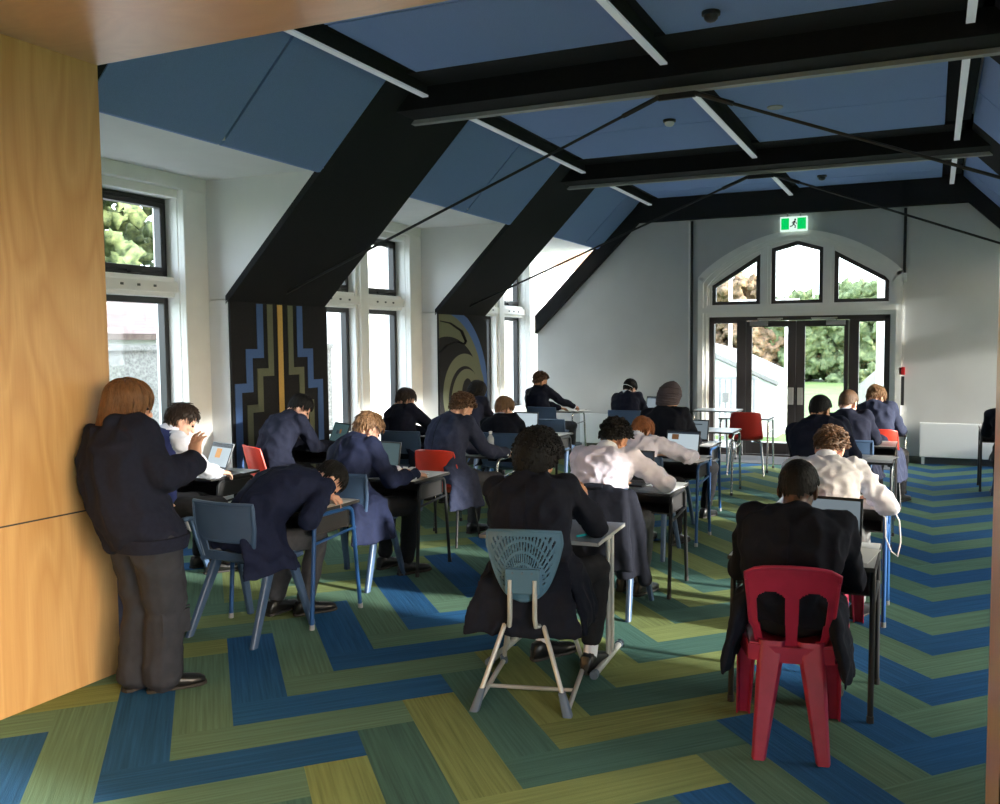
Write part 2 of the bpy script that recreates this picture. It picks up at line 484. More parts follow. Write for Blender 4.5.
def voxmesh(mb, size, iters=4, mats=None, name='m'):
    """fuse overlapping closed shapes into one continuous skin"""
    me = mb.mesh(name, [], False)
    o = bpy.data.objects.new('tmp_remesh', me); COL.objects.link(o)
    r = o.modifiers.new('r', 'REMESH'); r.mode = 'VOXEL'; r.voxel_size = size
    if iters:
        sm = o.modifiers.new('s', 'SMOOTH'); sm.factor = 0.5; sm.iterations = iters
    dg = bpy.context.evaluated_depsgraph_get()
    out = bpy.data.meshes.new_from_object(o.evaluated_get(dg))
    out.name = name
    bpy.data.objects.remove(o); bpy.data.meshes.remove(me)
    out.materials.clear()
    for m in mats or []: out.materials.append(m)
    out.polygons.foreach_set('use_smooth', [True] * len(out.polygons))
    return out

def crease(me, amp, scale, seed, stretch=(1, 1, 1), ridge=True):
    """cloth folds: push vertices along their normals by ridged noise"""
    n = len(me.vertices); off = V((seed * 3.7, seed * 1.3, seed * 2.1))
    co = np.empty(n * 3); me.vertices.foreach_get('co', co)
    no = np.empty(n * 3); me.vertex_normals.foreach_get('vector', no)
    co = co.reshape(-1, 3); no = no.reshape(-1, 3)
    d = np.empty(n)
    for i in range(n):
        p = V((co[i, 0] * scale * stretch[0], co[i, 1] * scale * stretch[1], co[i, 2] * scale * stretch[2])) + off
        a = mnoise.noise(p); b = mnoise.noise(p * 2.1 + off)
        d[i] = ((0.45 - abs(a) * 1.6) if ridge else a) + 0.35 * b
    co += no * (d * amp)[:, None]
    me.vertices.foreach_set('co', co.ravel()); me.update()
SKY, SUN = 6.6, 10.0
# ================================================================== THE ROOM
YW = 13.07            # end wall
XM = -1.90            # mid axis of the room
RIBS = [(2.52, 3.90), (6.19, 7.58), (9.86, 11.20)]
BAYS = [(3.90, 6.19), (7.58, 9.86), (11.20, 13.48)]
ZC = 3.86

# floor
struct('floor', MB().box(-6.6, 2.9, -2.2, YW + 0.05, -0.12, 0), M['carpet'])
o = struct('trim_1', MB().box(-3.35, -0.45, 12.2, YW - 0.02, 0, 0.008), M['matgrey'])

def mx(x, s):                     # mirror across the room axis for the right-hand side
    return x if s < 0 else 2 * XM - x

def xz(poly, s): return [(mx(x, s), z) for x, z in poly]

class MBs(MB):
    """builder for one side of the room: s=-1 left, s=1 right"""
    def __init__(self, s): super().__init__(); self.s = s
    def bx(self, x0, x1, y0, y1, z0, z1):
        a, b = mx(x0, self.s), mx(x1, self.s)
        return self.box(min(a, b), max(a, b), y0, y1, z0, z1)

trimno = [1]
def trim():
    trimno[0] += 1; return 'trim_%d' % trimno[0]
winno = [0]

def window_unit(s, y0, y1, z0, z1, opening):
    """black framed light, glass set back"""
    winno[0] += 1
    f = MBs(s); t = 0.055; xa, xb = -6.42, -6.34
    f.bx(xa, xb, y0, y0 + t, z0, z1); f.bx(xa, xb, y1 - t, y1, z0, z1)
    f.bx(xa, xb, y0 + t, y1 - t, z0, z0 + t); f.bx(xa, xb, y0 + t, y1 - t, z1 - t, z1)
    if opening:
        q = 0.03; a, b = -6.40, -6.32
        f.bx(a, b, y0 + t - .01, y0 + t + q, z0 + t, z1 - t); f.bx(a, b, y1 - t - q, y1 - t + .01, z0 + t, z1 - t)
        f.bx(a, b, y0 + t, y1 - t, z0 + t - .01, z0 + t + q); f.bx(a, b, y0 + t, y1 - t, z1 - t - q, z1 - t + .01)
    w = struct('window_%d' % winno[0], f, M['frame_black'], bevel=0.004)
    g = MBs(s); g.bx(-6.385, -6.38, y0 + t - .005, y1 - t + .005, z0 + t - .005, z1 - t + .005)
    obj('pane', g, M['glass'], w)
    if opening:
        h = MBs(s); yc = (y0 + y1) / 2; h.bx(-6.34, -6.30, yc - .06, yc + .06, z0 + .02, z0 + .045); h.bx(-6.31, -6.295, yc - .10, yc - .02, z0 + .03, z0 + .042)
        obj('handle', h, M['black_metal'], w)

for s, side in ((-1, 'left'), (1, 'right')):
    # outer wall: sill apron, head, jambs and mullions of the dormer windows, column blocks
    wl = MBs(s)
    wl.bx(-6.62, -6.13, 2.0, 13.6, 0, 0.62)
    wl.bx(-6.62, -6.13, 2.0, 13.6, 3.2, 4.1)
    for (a, b) in [(1.9, 3.9), (6.19, 7.58), (9.86, 11.20), (13.48, 13.7)]:
        wl.bx(-6.62, -5.905 if b < 13.5 else -6.13, a, b, 0, 2.09)
        wl.bx(-6.62, -6.13, a, b, 2.0, 3.3)
    wl_o = struct('wall_' + side, wl, M['white'])
    jb = MBs(s)
    for (a, b) in BAYS:
        c = (a + b) / 2
        for y0, y1 in ((a - .01, c - .88), (c + .88, b + .01)):       # jambs, stepped
            jb.bx(-6.5, -6.13, y0, y1, .6, 3.2)
        for y0, y1 in ((c - .89, c - .872), (c + .872, c + .89)):
            jb.bx(-6.5, -6.2, y0, y1, .6, 3.2)
        for y0, y1 in ((c - .9, c - .878), (c + .878, c + .9)): jb.bx(-6.5, -6.165, y0, y1, .6, 3.2)
        jb.bx(-6.5, -6.24, c - .13, c + .13, .6, 3.2); jb.bx(-6.5, -6.2, c - .08, c + .08, .6, 3.2)     # mullion
        jb.bx(-6.5, -6.2, a, b, .55, .655); jb.bx(-6.5, -6.26, a, b, 2.11, 2.29); jb.bx(-6.5, -6.22, a, b, 2.15, 2.25); jb.bx(-6.49, -6.122, a - .005, b + .005, 3.06, 3.19); jb.bx(-6.49, -6.195, a, b, 2.985, 3.07)
        jb.bx(-6.45, -6.02, a + .005, b - .005, .56, .60)            # sill board
    struct(trim(), jb, M['timber_white'], bevel=0.008)
    sc_ = MBs(s)
    for (a, b) in BAYS:                                              # stay fixings on the transoms
        c = (a + b) / 2
        for q in (-.62, -.45, -.28, .28, .45, .62): sc_.bx(-6.225, -6.21, c + q - .012, c + q + .012, 2.19, 2.21)
    struct(trim(), sc_, M['kick'])
    for bi, (a, b) in enumerate(BAYS):
        c = (a + b) / 2
        for y0, y1 in ((c - .88, c - .13), (c + .13, c + .88)):
            y1_ = y1
            window_unit(s, y0, y1, .65, 2.11, False); window_unit(s, y0, y1, 2.29, 2.985, True)
    # dormer soffits
    so = MBs(s)
    for (a, b) in BAYS: so.bx(-6.3, -4.80, a - .02, b + .02, 3.18, 3.24)
    struct(trim(), so, M['white'])
    # slopes: white rib cheeks with black felt faces, blue felt between
    ck = MB(); fl = MB(); bl = MB()
    for (a, b) in RIBS:
        ck.prism(xz([(-5.9, 2.10), (-4.14, 3.86), (-4.14, 4.0), (-6.6, 4.0), (-6.6, 2.10)], s), 'y', a + .012, b - .012)
        fl.prism(xz([(-5.93, 2.05), (-5.9, 2.08), (-4.12, 3.86), (-4.05, 3.86), (-4.05, 3.93), (-4.13, 3.93), (-5.93, 2.13)], s), 'y', a, b)
    # end rib against the end wall
    fl.prism(xz([(-5.93, 1.84), (-5.93, 2.13), (-4.1, 3.95), (-3.9, 3.95), (-3.9, 3.52), (-4.19, 3.52)], s), 'y', YW - .10, YW + .05)
    for (a, b) in BAYS:
        b_ = min(b, YW)
        c = (a + b) / 2
        bl.prism(xz([(-4.86, 3.15), (-4.83, 3.15), (-4.12, 3.86), (-4.12, 3.92), (-4.86, 3.18)], s), 'y', a + .008, c - .012)
        bl.prism(xz([(-4.86, 3.15), (-4.83, 3.15), (-4.12, 3.86), (-4.12, 3.92), (-4.86, 3.18)], s), 'y', c + .012, b_ - .008)
        ck.prism(xz([(-4.86, 3.24), (-4.1, 3.95), (-4.1, 4.0), (-5.0, 4.0), (-5.0, 3.24)], s), 'y', a + .02, b_ - .02)
        fl.prism(xz([(-4.84, 3.19), (-4.12, 3.90), (-4.12, 3.94), (-4.84, 3.23)], s), 'y', c - .05, c + .05)
    struct(trim(), ck, M['white']); struct(trim(), fl, M['felt']); struct(trim(), bl, M['felt_blue'])

# flat ceiling: blue felt panels, black bands and light channels
STRIPX = [-3.98, -1.90, 0.18]
ceil = MB(); ceil.box(-6.7, 3.0, 1.9, 13.7, 3.98, 4.12)
struct('ceiling', ceil, M['felt'])
pn = MB()
for (a, b) in BAYS:
    c = (a + b) / 2; b_ = min(b, YW - .12)
    if a > 11: c = 12.36
    for x0, x1 in ((-3.86, -2.01), (-1.79, 0.06)):
        pn.box(x0, x1, a + .01, c - .009, ZC, ZC + .05); pn.box(x0, x1, c + .009, b_ - .01, ZC, ZC + .05)
struct(trim(), pn, M['felt_blue'], bevel=0.006)
bd = MB()
for (a, b) in RIBS: bd.box(-4.14, .34, a, b, ZC, ZC + .12)
for x in STRIPX: bd.box(x - .12, x + .12, 3.1, YW, ZC + .03, ZC + .12)
bd.box(-4.2, .4, YW - .12, YW + .05, 3.52, ZC + .1)
struct(trim(), bd, M['felt'])
# cross beams with a pale bottom flange
for i, (a, b) in enumerate(RIBS[1:]):
    c = (a + b) / 2
    bm_ = MB(); bm_.box(-4.32, .52, c - .34, c + .02, 3.68, ZC + .05)
    be = struct(trim(), bm_, M['beam'], bevel=0.004)
    f = MB(); f.box(-4.345, .545, c - .04, c + .03, 3.645, 3.68)
    obj('bottom_flange', f, M['flange'], be)

# light strips
rows = ['left', 'middle', 'right']
segs = [(3.25, 6.52, 'nearest the camera'), (7.02, 10.18, 'between the cross beams'), (10.66, YW - .13, 'next to the end wall')]
for xi, x in enumerate(STRIPX):
    for y0, y1, wh in segs:
        t = thing('ceiling_light', 'white strip light in the %s ceiling row, %s' % (rows[xi], wh), 'light', (x, (y0 + y1) / 2, 3.76), 0, 'strip lights on the ceiling')
        h = MB(); L = (y1 - y0) / 2
        h.box(-.022, .022, -L + .01, L - .01, .014, .13); obj('housing', h, M['felt'], t)
        h = MB(); h.box(-.028, .028, -L + .004, L - .004, 0, .016); obj('diffuser', h, M['strip'], t)

# tie rods from the column heads up to the beams
def rod(c, wh):
    for s, sd in ((-1, 'left'), (1, 'right')):
        o = thing('tie_rod', 'thin black tie rod rising from the %s wall to the %s ceiling beam' % (sd, wh), 'rod', (0, 0, 0), 0, 'tie rods under the beams')
        a = V((mx(-5.86, s), c, 2.17)); b = V((XM - .0 + s * .13, c, 3.635))
        m = MB(); m.tube([a, b], .0125, 8); obj('bar', m, M['black_metal'], o)
        d = (b - a).normalized()
        m = MB(); m.tube([b - d * .02, b - d * .34], .020, 8); obj('turnbuckle', m, M['black_metal'], o)
        m = MB(); m.tube([a - d * .0, a + d * .22], .018, 8); obj('clevis', m, M['black_metal'], o)
    o = tag(obj('gusset_plate', MB().box(XM - .15, XM + .15, c - .012, c + .012, 3.60, 3.66), M['black_metal']), 'small black plate joining two rods under the %s ceiling beam' % wh, 'plate')
rod(6.88, 'nearer'); rod(10.55, 'farther')

# end wall with the arched opening, built as panels round the hole
AX = -1.83
def archz(x):                      # outer arch line
    return 2.62 + (3.26 - 2.62) * max(0.0, 1 - abs((x - AX) / 1.40) ** 1.75) ** 0.85
w = MB()
top = [(-4.2, 3.80), (.4, 3.80), (2.1, 2.1), (2.1, 1.8)]
w.prism([(-5.93, 0), (-5.93, 1.9), (-5.93, 2.1), (-4.15, 3.86), (AX - 1.40, 3.86), (AX - 1.40, 0)], 'y', YW, YW + .22)
w.prism([(AX + 1.40, 0), (AX + 1.40, 3.86), (.35, 3.86), (2.13, 2.08), (2.13, 0)], 'y', YW, YW + .22)
xs = [AX - 1.40 + 2.8 * i / 40 for i in range(41)]
for i in range(40):
    x0, x1 = xs[i], xs[i + 1]
    w.prism([(x0, archz(x0)), (x1, archz(x1)), (x1, 3.86), (x0, 3.86)], 'y', YW, YW + .22)
struct('wall_end', w, M['endwall'])
# timber arch frame with mouldings
fr = MB()
def band(inset0, inset1, y0, y1, zb):
    def pt(t, ins):
        x = AX - (1.40 - ins) + 2 * (1.40 - ins) * t
        q = AX + (x - AX) * 1.40 / (1.40 - ins)
        return V((x, 0, archz(q) - ins))
    N = 40
    for i in range(N):
        a0, a1, b0, b1 = pt(i / N, inset0), pt((i + 1) / N, inset0), pt(i / N, inset1), pt((i + 1) / N, inset1)
        fr.prism([(a0.x, a0.z), (a1.x, a1.z), (b1.x, b1.z), (b0.x, b0.z)], 'y', y0, y1)
    for sgn in (-1, 1):
        xa, xb = AX + sgn * (1.40 - inset0), AX + sgn * (1.40 - inset1)
        fr.box(min(xa, xb), max(xa, xb), y0, y1, zb, 2.62 - min(inset0, inset1) + .0)
band(-.03, .05, YW - .05, YW + .2, 0); band(.05, .10, YW - .02, YW + .2, 0); band(.10, .125, YW + .03, YW + .2, 0)
fr.box(AX - 1.36, AX + 1.36, YW - .06, YW + .2, 2.12, 2.20); fr.box(AX - 1.3, AX + 1.3, YW - .01, YW + .2, 2.06, 2.24)
for x in (-2.27, -1.39): fr.box(x - .075, x + .075, YW + .02, YW + .2, 2.2, 3.10); fr.box(x - .03, x + .03, YW - .0, YW + .2, 2.2, 3.12)
struct(trim(), fr, M['timber_white'])
def arch_light(poly):
    winno[0] += 1
    c = V((sum(p[0] for p in poly) / len(poly), sum(p[1] for p in poly) / len(poly)))
    n = len(poly); t = .055
    inner = []
    for i in range(n):                   # true offset of each edge
        p0, p1, p2 = V(poly[i - 1]), V(poly[i]), V(poly[(i + 1) % n])
        d1 = (p1 - p0).normalized(); d2 = (p2 - p1).normalized()
        n1 = V((-d1.y, d1.x)); n2 = V((-d2.y, d2.x))
        if n1.dot(c - p1) < 0: n1 = -n1
        if n2.dot(c - p1) < 0: n2 = -n2
        bis = (n1 + n2); inner.append(p1 + bis * (t / max(.2, (1 + n1.dot(n2)))))
    m = MB()
    for i in range(n):
        k = (i + 1) % n
        m.prism([poly[i], poly[k], tuple(inner[k]), tuple(inner[i])], 'y', YW + .05, YW + .12)
    o = struct('window_%d' % winno[0], m, M['door_brown'])
    g = MB(); g.prism([tuple(p) for p in inner], 'y', YW + .08, YW + .085); obj('pane', g, M['glass'], o)
    # white infill between light and arch band
    return o
arch_light([(-3.065, 2.235), (-2.355, 2.235), (-2.355, 2.97), (-3.065, 2.53)])
arch_light([(-2.19, 2.235), (-1.465, 2.235), (-1.465, 3.03), (-1.825, 3.14), (-2.19, 3.045)])
arch_light([(-1.31, 2.235), (-.58, 2.235), (-.58, 2.56), (-1.31, 2.975)])
inf = MB()      # timber infill above the three lights
def infill(x0, z0, x1, z1):
    N = 12
    for i in range(N):
        a, b = x0 + (x1 - x0) * i / N, x0 + (x1 - x0) * (i + 1) / N
        za, zb = z0 + (z1 - z0) * i / N, z0 + (z1 - z0) * (i + 1) / N
        qa, qb = AX + (a - AX) * 1.08, AX + (b - AX) * 1.08
        inf.prism([(a, za), (b, zb), (b, max(zb, archz(qb) - .12)), (a, max(za, archz(qa) - .12))], 'y', YW + .05, YW + .15)
infill(-3.10, 2.52, -2.355, 2.97); infill(-2.19, 3.045, -1.825, 3.14); infill(-1.825, 3.14, -1.465, 3.03); infill(-1.31, 2.975, -.55, 2.54)
inf.box(-3.14, -3.06, YW + .05, YW + .15, 2.2, 2.62); inf.box(-.585, -.5, YW + .05, YW + .15, 2.2, 2.62)
struct(trim(), inf, M['timber_white'])

# bronze door set: outer frame, side lights, two leaves
df = MB(); y0, y1 = YW + .04, YW + .14
df.box(-3.11, -3.03, y0, y1, 0, 2.07); df.box(-.63, -.55, y0, y1, 0, 2.07); df.box(-3.11, -.55, y0, y1, 2.0, 2.075)
df.box(-2.69, -2.555, y0, y1, 0, 2.0); df.box(-1.10, -.965, y0, y1, 0, 2.0)
for a, b in ((-3.03, -2.69), (-.965, -.63)): df.box(a, b, y0, y1, 0, .10); df.box(a, b, y0, y1, 1.965, 2.0)
df.box(-3.11, -.55, y0 - .02, y1, 0, .025)
dfo = struct(trim(), df, M['door_brown'], bevel=.004)
sl = MB(); sl.box(-3.03, -2.69, y0 + .04, y0 + .045, .1, 1.965); obj('pane', sl, M['glass'], dfo)
sl = MB(); sl.box(-.965, -.63, y0 + .04, y0 + .045, .1, 1.965); obj('pane', sl, M['glass'], dfo)
for i, (a, b, hx, hs) in enumerate(((-2.55, -1.832, -1.895, 1), (-1.828, -1.105, -1.765, -1))):
    d = MB()
    la, lb = (.085, .115) if i == 0 else (.115, .085)
    if i == 0: g0, g1 = a + .085, b - .115
    else: g0, g1 = a + .125, b - .06
    d.box(a, g0, y0, y0 + .05, .03, 1.995); d.box(g1, b, y0, y0 + .05, .03, 1.995)
    d.box(g0, g1, y0, y0 + .05, .03, .20); d.box(g0, g1, y0, y0 + .05, 1.905, 1.995)
    do = struct('door_%d' % (i + 1), d, M['door_brown'], bevel=.003)
    g = MB(); g.box(g0 - .005, g1 + .005, y0 + .02, y0 + .026, .195, 1.91); obj('pane', g, M['glass'], do)
    g = MB(); g.box(hx - .038, hx + .038, y0 - .012, y0, .77, 1.02); obj('push_plate', g, M['alu'], do, bevel=.003)
    cx = -2.36 if i == 0 else -1.28
    g = MB(); g.box(cx - .13, cx + .13, y0 - .05, y0, 1.925, 1.99); cl = obj('door_closer', g, M['flange'], do, bevel=.004)
    ax_ = cx + (.32 if i == 0 else -.32)
    g = MB(); g.tube([(cx, y0 - .035, 2.0), (ax_, y0 - .075, 2.012)], .01, 6); g.box(min(cx, ax_) - .02, max(cx, ax_) + .02, y0 - .03, y0 - .015, 2.015, 2.035); obj('closer_arm', g, M['alu'], cl)

# skirting, radiators, pipe, conduit
sk = MB(); sk.box(-5.9, AX - 1.44, YW - .015, YW, 0, .10); sk.box(AX + 1.44, 2.12, YW - .015, YW, 0, .10)
struct('baseboard_end', sk, M['kick'])
def radiator(x0, x1, lab):
    t = thing('radiator', lab, 'radiator', ((x0 + x1) / 2, YW - .06, 0), 0, 'radiators on the end wall'); w_ = (x1 - x0) / 2
    b = MB(); b.box(-w_, w_, -.05, .03, .10, .575); obj('panel', b, M['radiator'], t, bevel=.012)
    g = MB()
    for i in range(60):
        x = -w_ + .03 + (2 * w_ - .06) * i / 59; g.box(x - .004, x + .004, -.04, .02, .573, .579)
    obj('grille', g, M['kick'], t)
    for q in (-w_ + .05, w_ - .05):
        f = MB(); f.box(q - .02, q + .02, -.035, -.01, 0, .12); obj('foot', f, M['radiator'], t)
radiator(-5.15, -3.42, 'long low white radiator on the left part of the end wall')
radiator(-.15, 1.35, 'low white radiator right of the arched glass doors')
cd = MB(); cd.tube([(-3.36, YW - .02, 0), (-3.36, YW - .02, 3.5)], .02, 8)
tag(obj('conduit', cd, M['black_metal']), 'thin dark vertical conduit on the end wall left of the arch', 'pipe')
cv = MB(); cv.box(-3.41, -3.385, YW - .03, YW, 0, 3.5); struct(trim(), cv, M['timber_white'])
pp = MB(); pp.tube([(-.385, YW - .03, 2.62), (-.385, YW - .03, 3.5)], .02, 8)
po = tag(obj('pipe', pp, M['black_metal']), 'black vertical pipe at the upper right of the arched doorway', 'pipe')
e = MB(); e.box(-.42, -.35, YW - .05, YW, 2.50, 2.62); obj('junction_box', e, M['detector'], po, bevel=.006)
e = MB(); e.box(-.395, -.375, YW - .02, YW, 1.4, 2.5); obj('lower_pipe', e, M['endwall'], po)
cp = thing('call_point', 'slim red-topped black box on the wall right of the doors', 'alarm', (-.392, YW - .02, 0))
e = MB(); e.box(-.04, .04, -.03, .0, 1.22, 1.33); obj('red_button', e, M['red_box'], cp, bevel=.005)
e = MB(); e.box(-.035, .035, -.02, .0, .80, 1.20); obj('cover', e, M['black_metal'], cp, bevel=.005)

# exit sign
ex = thing('exit_sign', 'lit green and white running man exit sign above the arch', 'sign', (-1.86, YW - .10, 3.26))
e = MB(); e.box(-.19, .19, -.03, .03, 0, .205); obj('housing', e, M['exit_white'], ex, bevel=.008)
for a, b in ((-.172, -.062), (.052, .172)):
    e = MB(); e.box(a, b, -.034, -.03, .022, .183); obj('green_panel', e, M['exit_green'], ex)
e = MB()
e.ellipsoid((.022, -.033, .158), (.013, .004, .015)); e.tube([(.016, -.033, .142), (.0, -.033, .095)], [.013, .011], 8)
e.tube([(0, -.033, .095), (.026, -.033, .072), (.020, -.033, .04)], .008, 6); e.tube([(0, -.033, .095), (-.022, -.033, .07), (-.05, -.033, .066)], .008, 6)
e.tube([(.016, -.033, .135), (.036, -.033, .115), (.042, -.033, .095)], .006, 6); e.tube([(.016, -.033, .135), (-.012, -.033, .125), (-.02, -.033, .105)], .006, 6)
obj('running_man', e, M['felt'], ex)
e = MB(); e.box(-.10, -.08, -.01, .01, .2, .27); e.box(.08, .1, -.01, .01, .2, .27); obj('bracket', e, M['flange'], ex)

# ceiling gadgets
def gadget(name, x, y, dark, lab):
    t = thing(name, lab, 'detector', (x, y, ZC))
    m = MB(); rings = [m.ell(V((0, 0, -z)), V((1, 0, 0)), V((0, 1, 0)), r, r, 20) for z, r in ((0, .062), (.02, .062), (.024, .052))]
    m.loft(rings); obj('base', m, M['black_metal'] if dark else M['black_metal'], t, True)
    m = MB(); m.loft([m.ell(V((0, 0, -z)), V((1, 0, 0)), V((0, 1, 0)), r, r, 20) for z, r in ((.02, .048), (.045, .045), (.06, .03), (.066, .008))])
    obj('dome', m, M['black_metal'] if dark else M['detector'], t, True)
gadget('smoke_detector', -1.395, 5.887, True, 'black round smoke detector on the blue ceiling nearest the camera')
gadget('motion_sensor', -2.42, 8.50, False, 'white domed sensor on the ceiling between the beams')
gadget('smoke_detector', -1.386, 12.12, True, 'black round smoke detector on the ceiling near the end wall')
t = thing('ceiling_vent', 'flat pale oval disc set in the ceiling right of the middle light row', 'vent', (-1.395, 8.45, ZC))
m = MB(); m.loft([m.ell(V((0, 0, -z)), V((1, 0, 0)), V((0, 1, 0)), r, r, 24) for z, r in ((0, .075), (.01, .07))]); obj('disc', m, M['flange'], t, True)

# patterned panels on the two column faces
def panel(y0, y1, lab):
    t = thing('wall_panel', lab, 'panel', (-5.895, (y0 + y1) / 2, 0), 0, 'patterned felt panels on the columns')
    m = MB(); m.box(-.005, .015, -(y1 - y0) / 2, (y1 - y0) / 2, 0, 2.08); obj('backing', m, M['felt'], t)
    return t
def stripe(t, pts, w, m, name, x=.0165):
    b = MB(); p = [V(q) for q in pts]; n = len(p); L = []; Rr = []
    for i in range(n):
        d1 = (p[i] - p[i - 1]).normalized() if i else (p[1] - p[0]).normalized()
        d2 = (p[i + 1] - p[i]).normalized() if i < n - 1 else d1
        n1, n2 = V((-d1.y, d1.x)), V((-d2.y, d2.x)); k = (n1 + n2) / max(.3, 1 + n1.dot(n2)) * (w / 2)
        L.append(p[i] + k); Rr.append(p[i] - k)
    for i in range(n - 1): b.prism([tuple(L[i]), tuple(L[i + 1]), tuple(Rr[i + 1]), tuple(Rr[i])], 'x', .012, x + .004)
    return obj(name, b, m, t)
t = panel(6.19, 7.58, 'black column panel with stepped blue, olive and gold stripes')
stripe(t, [(-.035, 2.07), (-.035, .02)], .07, M['gold'], 'gold_stripe')
for s in (-1, 1):
    q = lambda y, z: (s * (y) - .03, z)
    stripe(t, [q(.285, 2.07), q(.285, 1.60), q(.44, 1.60), q(.44, 1.28), q(.59, 1.28), q(.59, .02)], .085, M['stripe_blue'], 'blue_stripe')
    stripe(t, [q(.145, 2.07), q(.145, 1.42), q(.30, 1.42), q(.30, 1.08), q(.445, 1.08), q(.445, .02)], .075, M['stripe_olive'], 'olive_stripe')
t = panel(9.86, 11.20, 'black column panel with an olive and blue spiral fern motif')
def disc(cy, cz, ry, rz, m, x, name, n=72):
    b = MB(); poly = []
    for i in range(n):
        a = 2 * math.pi * i / n
        poly.append((min(.66, max(-.66, cy + ry * math.cos(a))), min(2.07, max(.01, cz + rz * math.sin(a)))))
    out = []
    for p in poly:
        if not out or (abs(p[0] - out[-1][0]) + abs(p[1] - out[-1][1])) > 1e-5: out.append(p)
    b.prism(out, 'x', .01, x); obj(name, b, m, t)
disc(-.66, 1.05, 1.33, 1.20, M['stripe_blue'], .0165, 'blue_curve')
disc(-.66, .98, 1.20, 1.13, M['stripe_olive'], .0180, 'olive_curve')
disc(-.46, .98, .93, .80, M['felt'], .0195, 'black_curve')
disc(.0, 1.00, .58, .55, M['stripe_olive'], .0210, 'olive_spiral')
disc(.0, .92, .44, .46, M['felt'], .0225, 'black_spiral')
disc(.05, .90, .42, .44, M['stripe_olive'], .0240, 'olive_spiral')
disc(.07, .98, .16, .23, M['felt'], .0255, 'black_leaf')
b = MB(); b.tube([(.024, -.66 + .02, 1.98), (.024, -.4, 1.96), (.024, -.1, 1.86), (.024, .02, 1.72), (.024, -.02, 1.68), (.024, -.2, 1.72), (.024, -.5, 1.66), (.024, -.66, 1.58)], [.02, .03, .035, .03, .03, .035, .03, .02], 8, flat=.3)
obj('black_tendril', b, M['felt'], t, True)

# plywood portal the photograph is taken through, with the lobby behind it
pt = MB(); pt.box(-6.6, -3.82, 2.85, 3.17, 0, 4.0); pt.box(-4.1, -3.82, -2.2, 3.0, 0, 3.3)
struct('wall_entrance', pt, M['white'])
ply = MB(); ply.box(-3.83, -3.815, -2.2, 3.172, .873, 3.3); ply.box(-3.83, -3.815, -2.2, 3.172, .0, .865); 
gr = MB(); gr.box(-3.84, -3.8158, -2.2, 3.1705, .864, .874)
struct(trim(), gr, M['edge_dark'])
struct(trim(), ply, M['wood'])
sf = MB(); sf.box(-3.815, 2.5, -2.2, 3.172, 3.06, 3.09)
struct(trim(), sf, M['wood_soffit'])
up = MB(); up.box(-6.6, 2.9, 2.9, 3.165, 3.09, 4.0); up.box(.205, 2.9, 2.62, 3.17, 0, 3.09)
struct('wall_front', up, M['white'])
pr_ = MB(); pr_.box(.19, .206, 2.60, 3.175, 0, 3.06); pr_.box(.19, 2.4, 2.60, 2.62, 0, 3.06)
struct(trim(), pr_, M['wood_soffit'])
lb = MB(); lb.box(2.4, 2.6, -2.2, 2.65, 0, .25); lb.box(2.4, 2.6, -2.2, 2.65, 2.75, 3.3); lb.box(2.4, 2.6, -2.2, -1.8, .2, 2.8); lb.box(2.4, 2.6, .55, .65, .2, 2.8)
lb.box(-4.1, 2.6, -2.4, -2.2, 0, 3.3); lb.box(-4.1, 2.6, -2.2, 3.0, 3.09, 3.3)
struct('wall_lobby', lb, M['white'])
# ================================================================== FURNITURE
# local frames: origin on the floor under the middle of the chair / desk, +y is the way a sitter faces
def superprof(u): return u

def leg_bar(p0, p1, w0, d0, w1, d1):
    m = MB(); p0, p1 = V(p0), V(p1)
    x, y = V((1, 0, 0)), V((0, 1, 0))
    m.loft([m.ell(p0, x, y, w0, d0, 12, 4.0), m.ell(p1, x, y, w1, d1, 12, 4.0)])
    return m

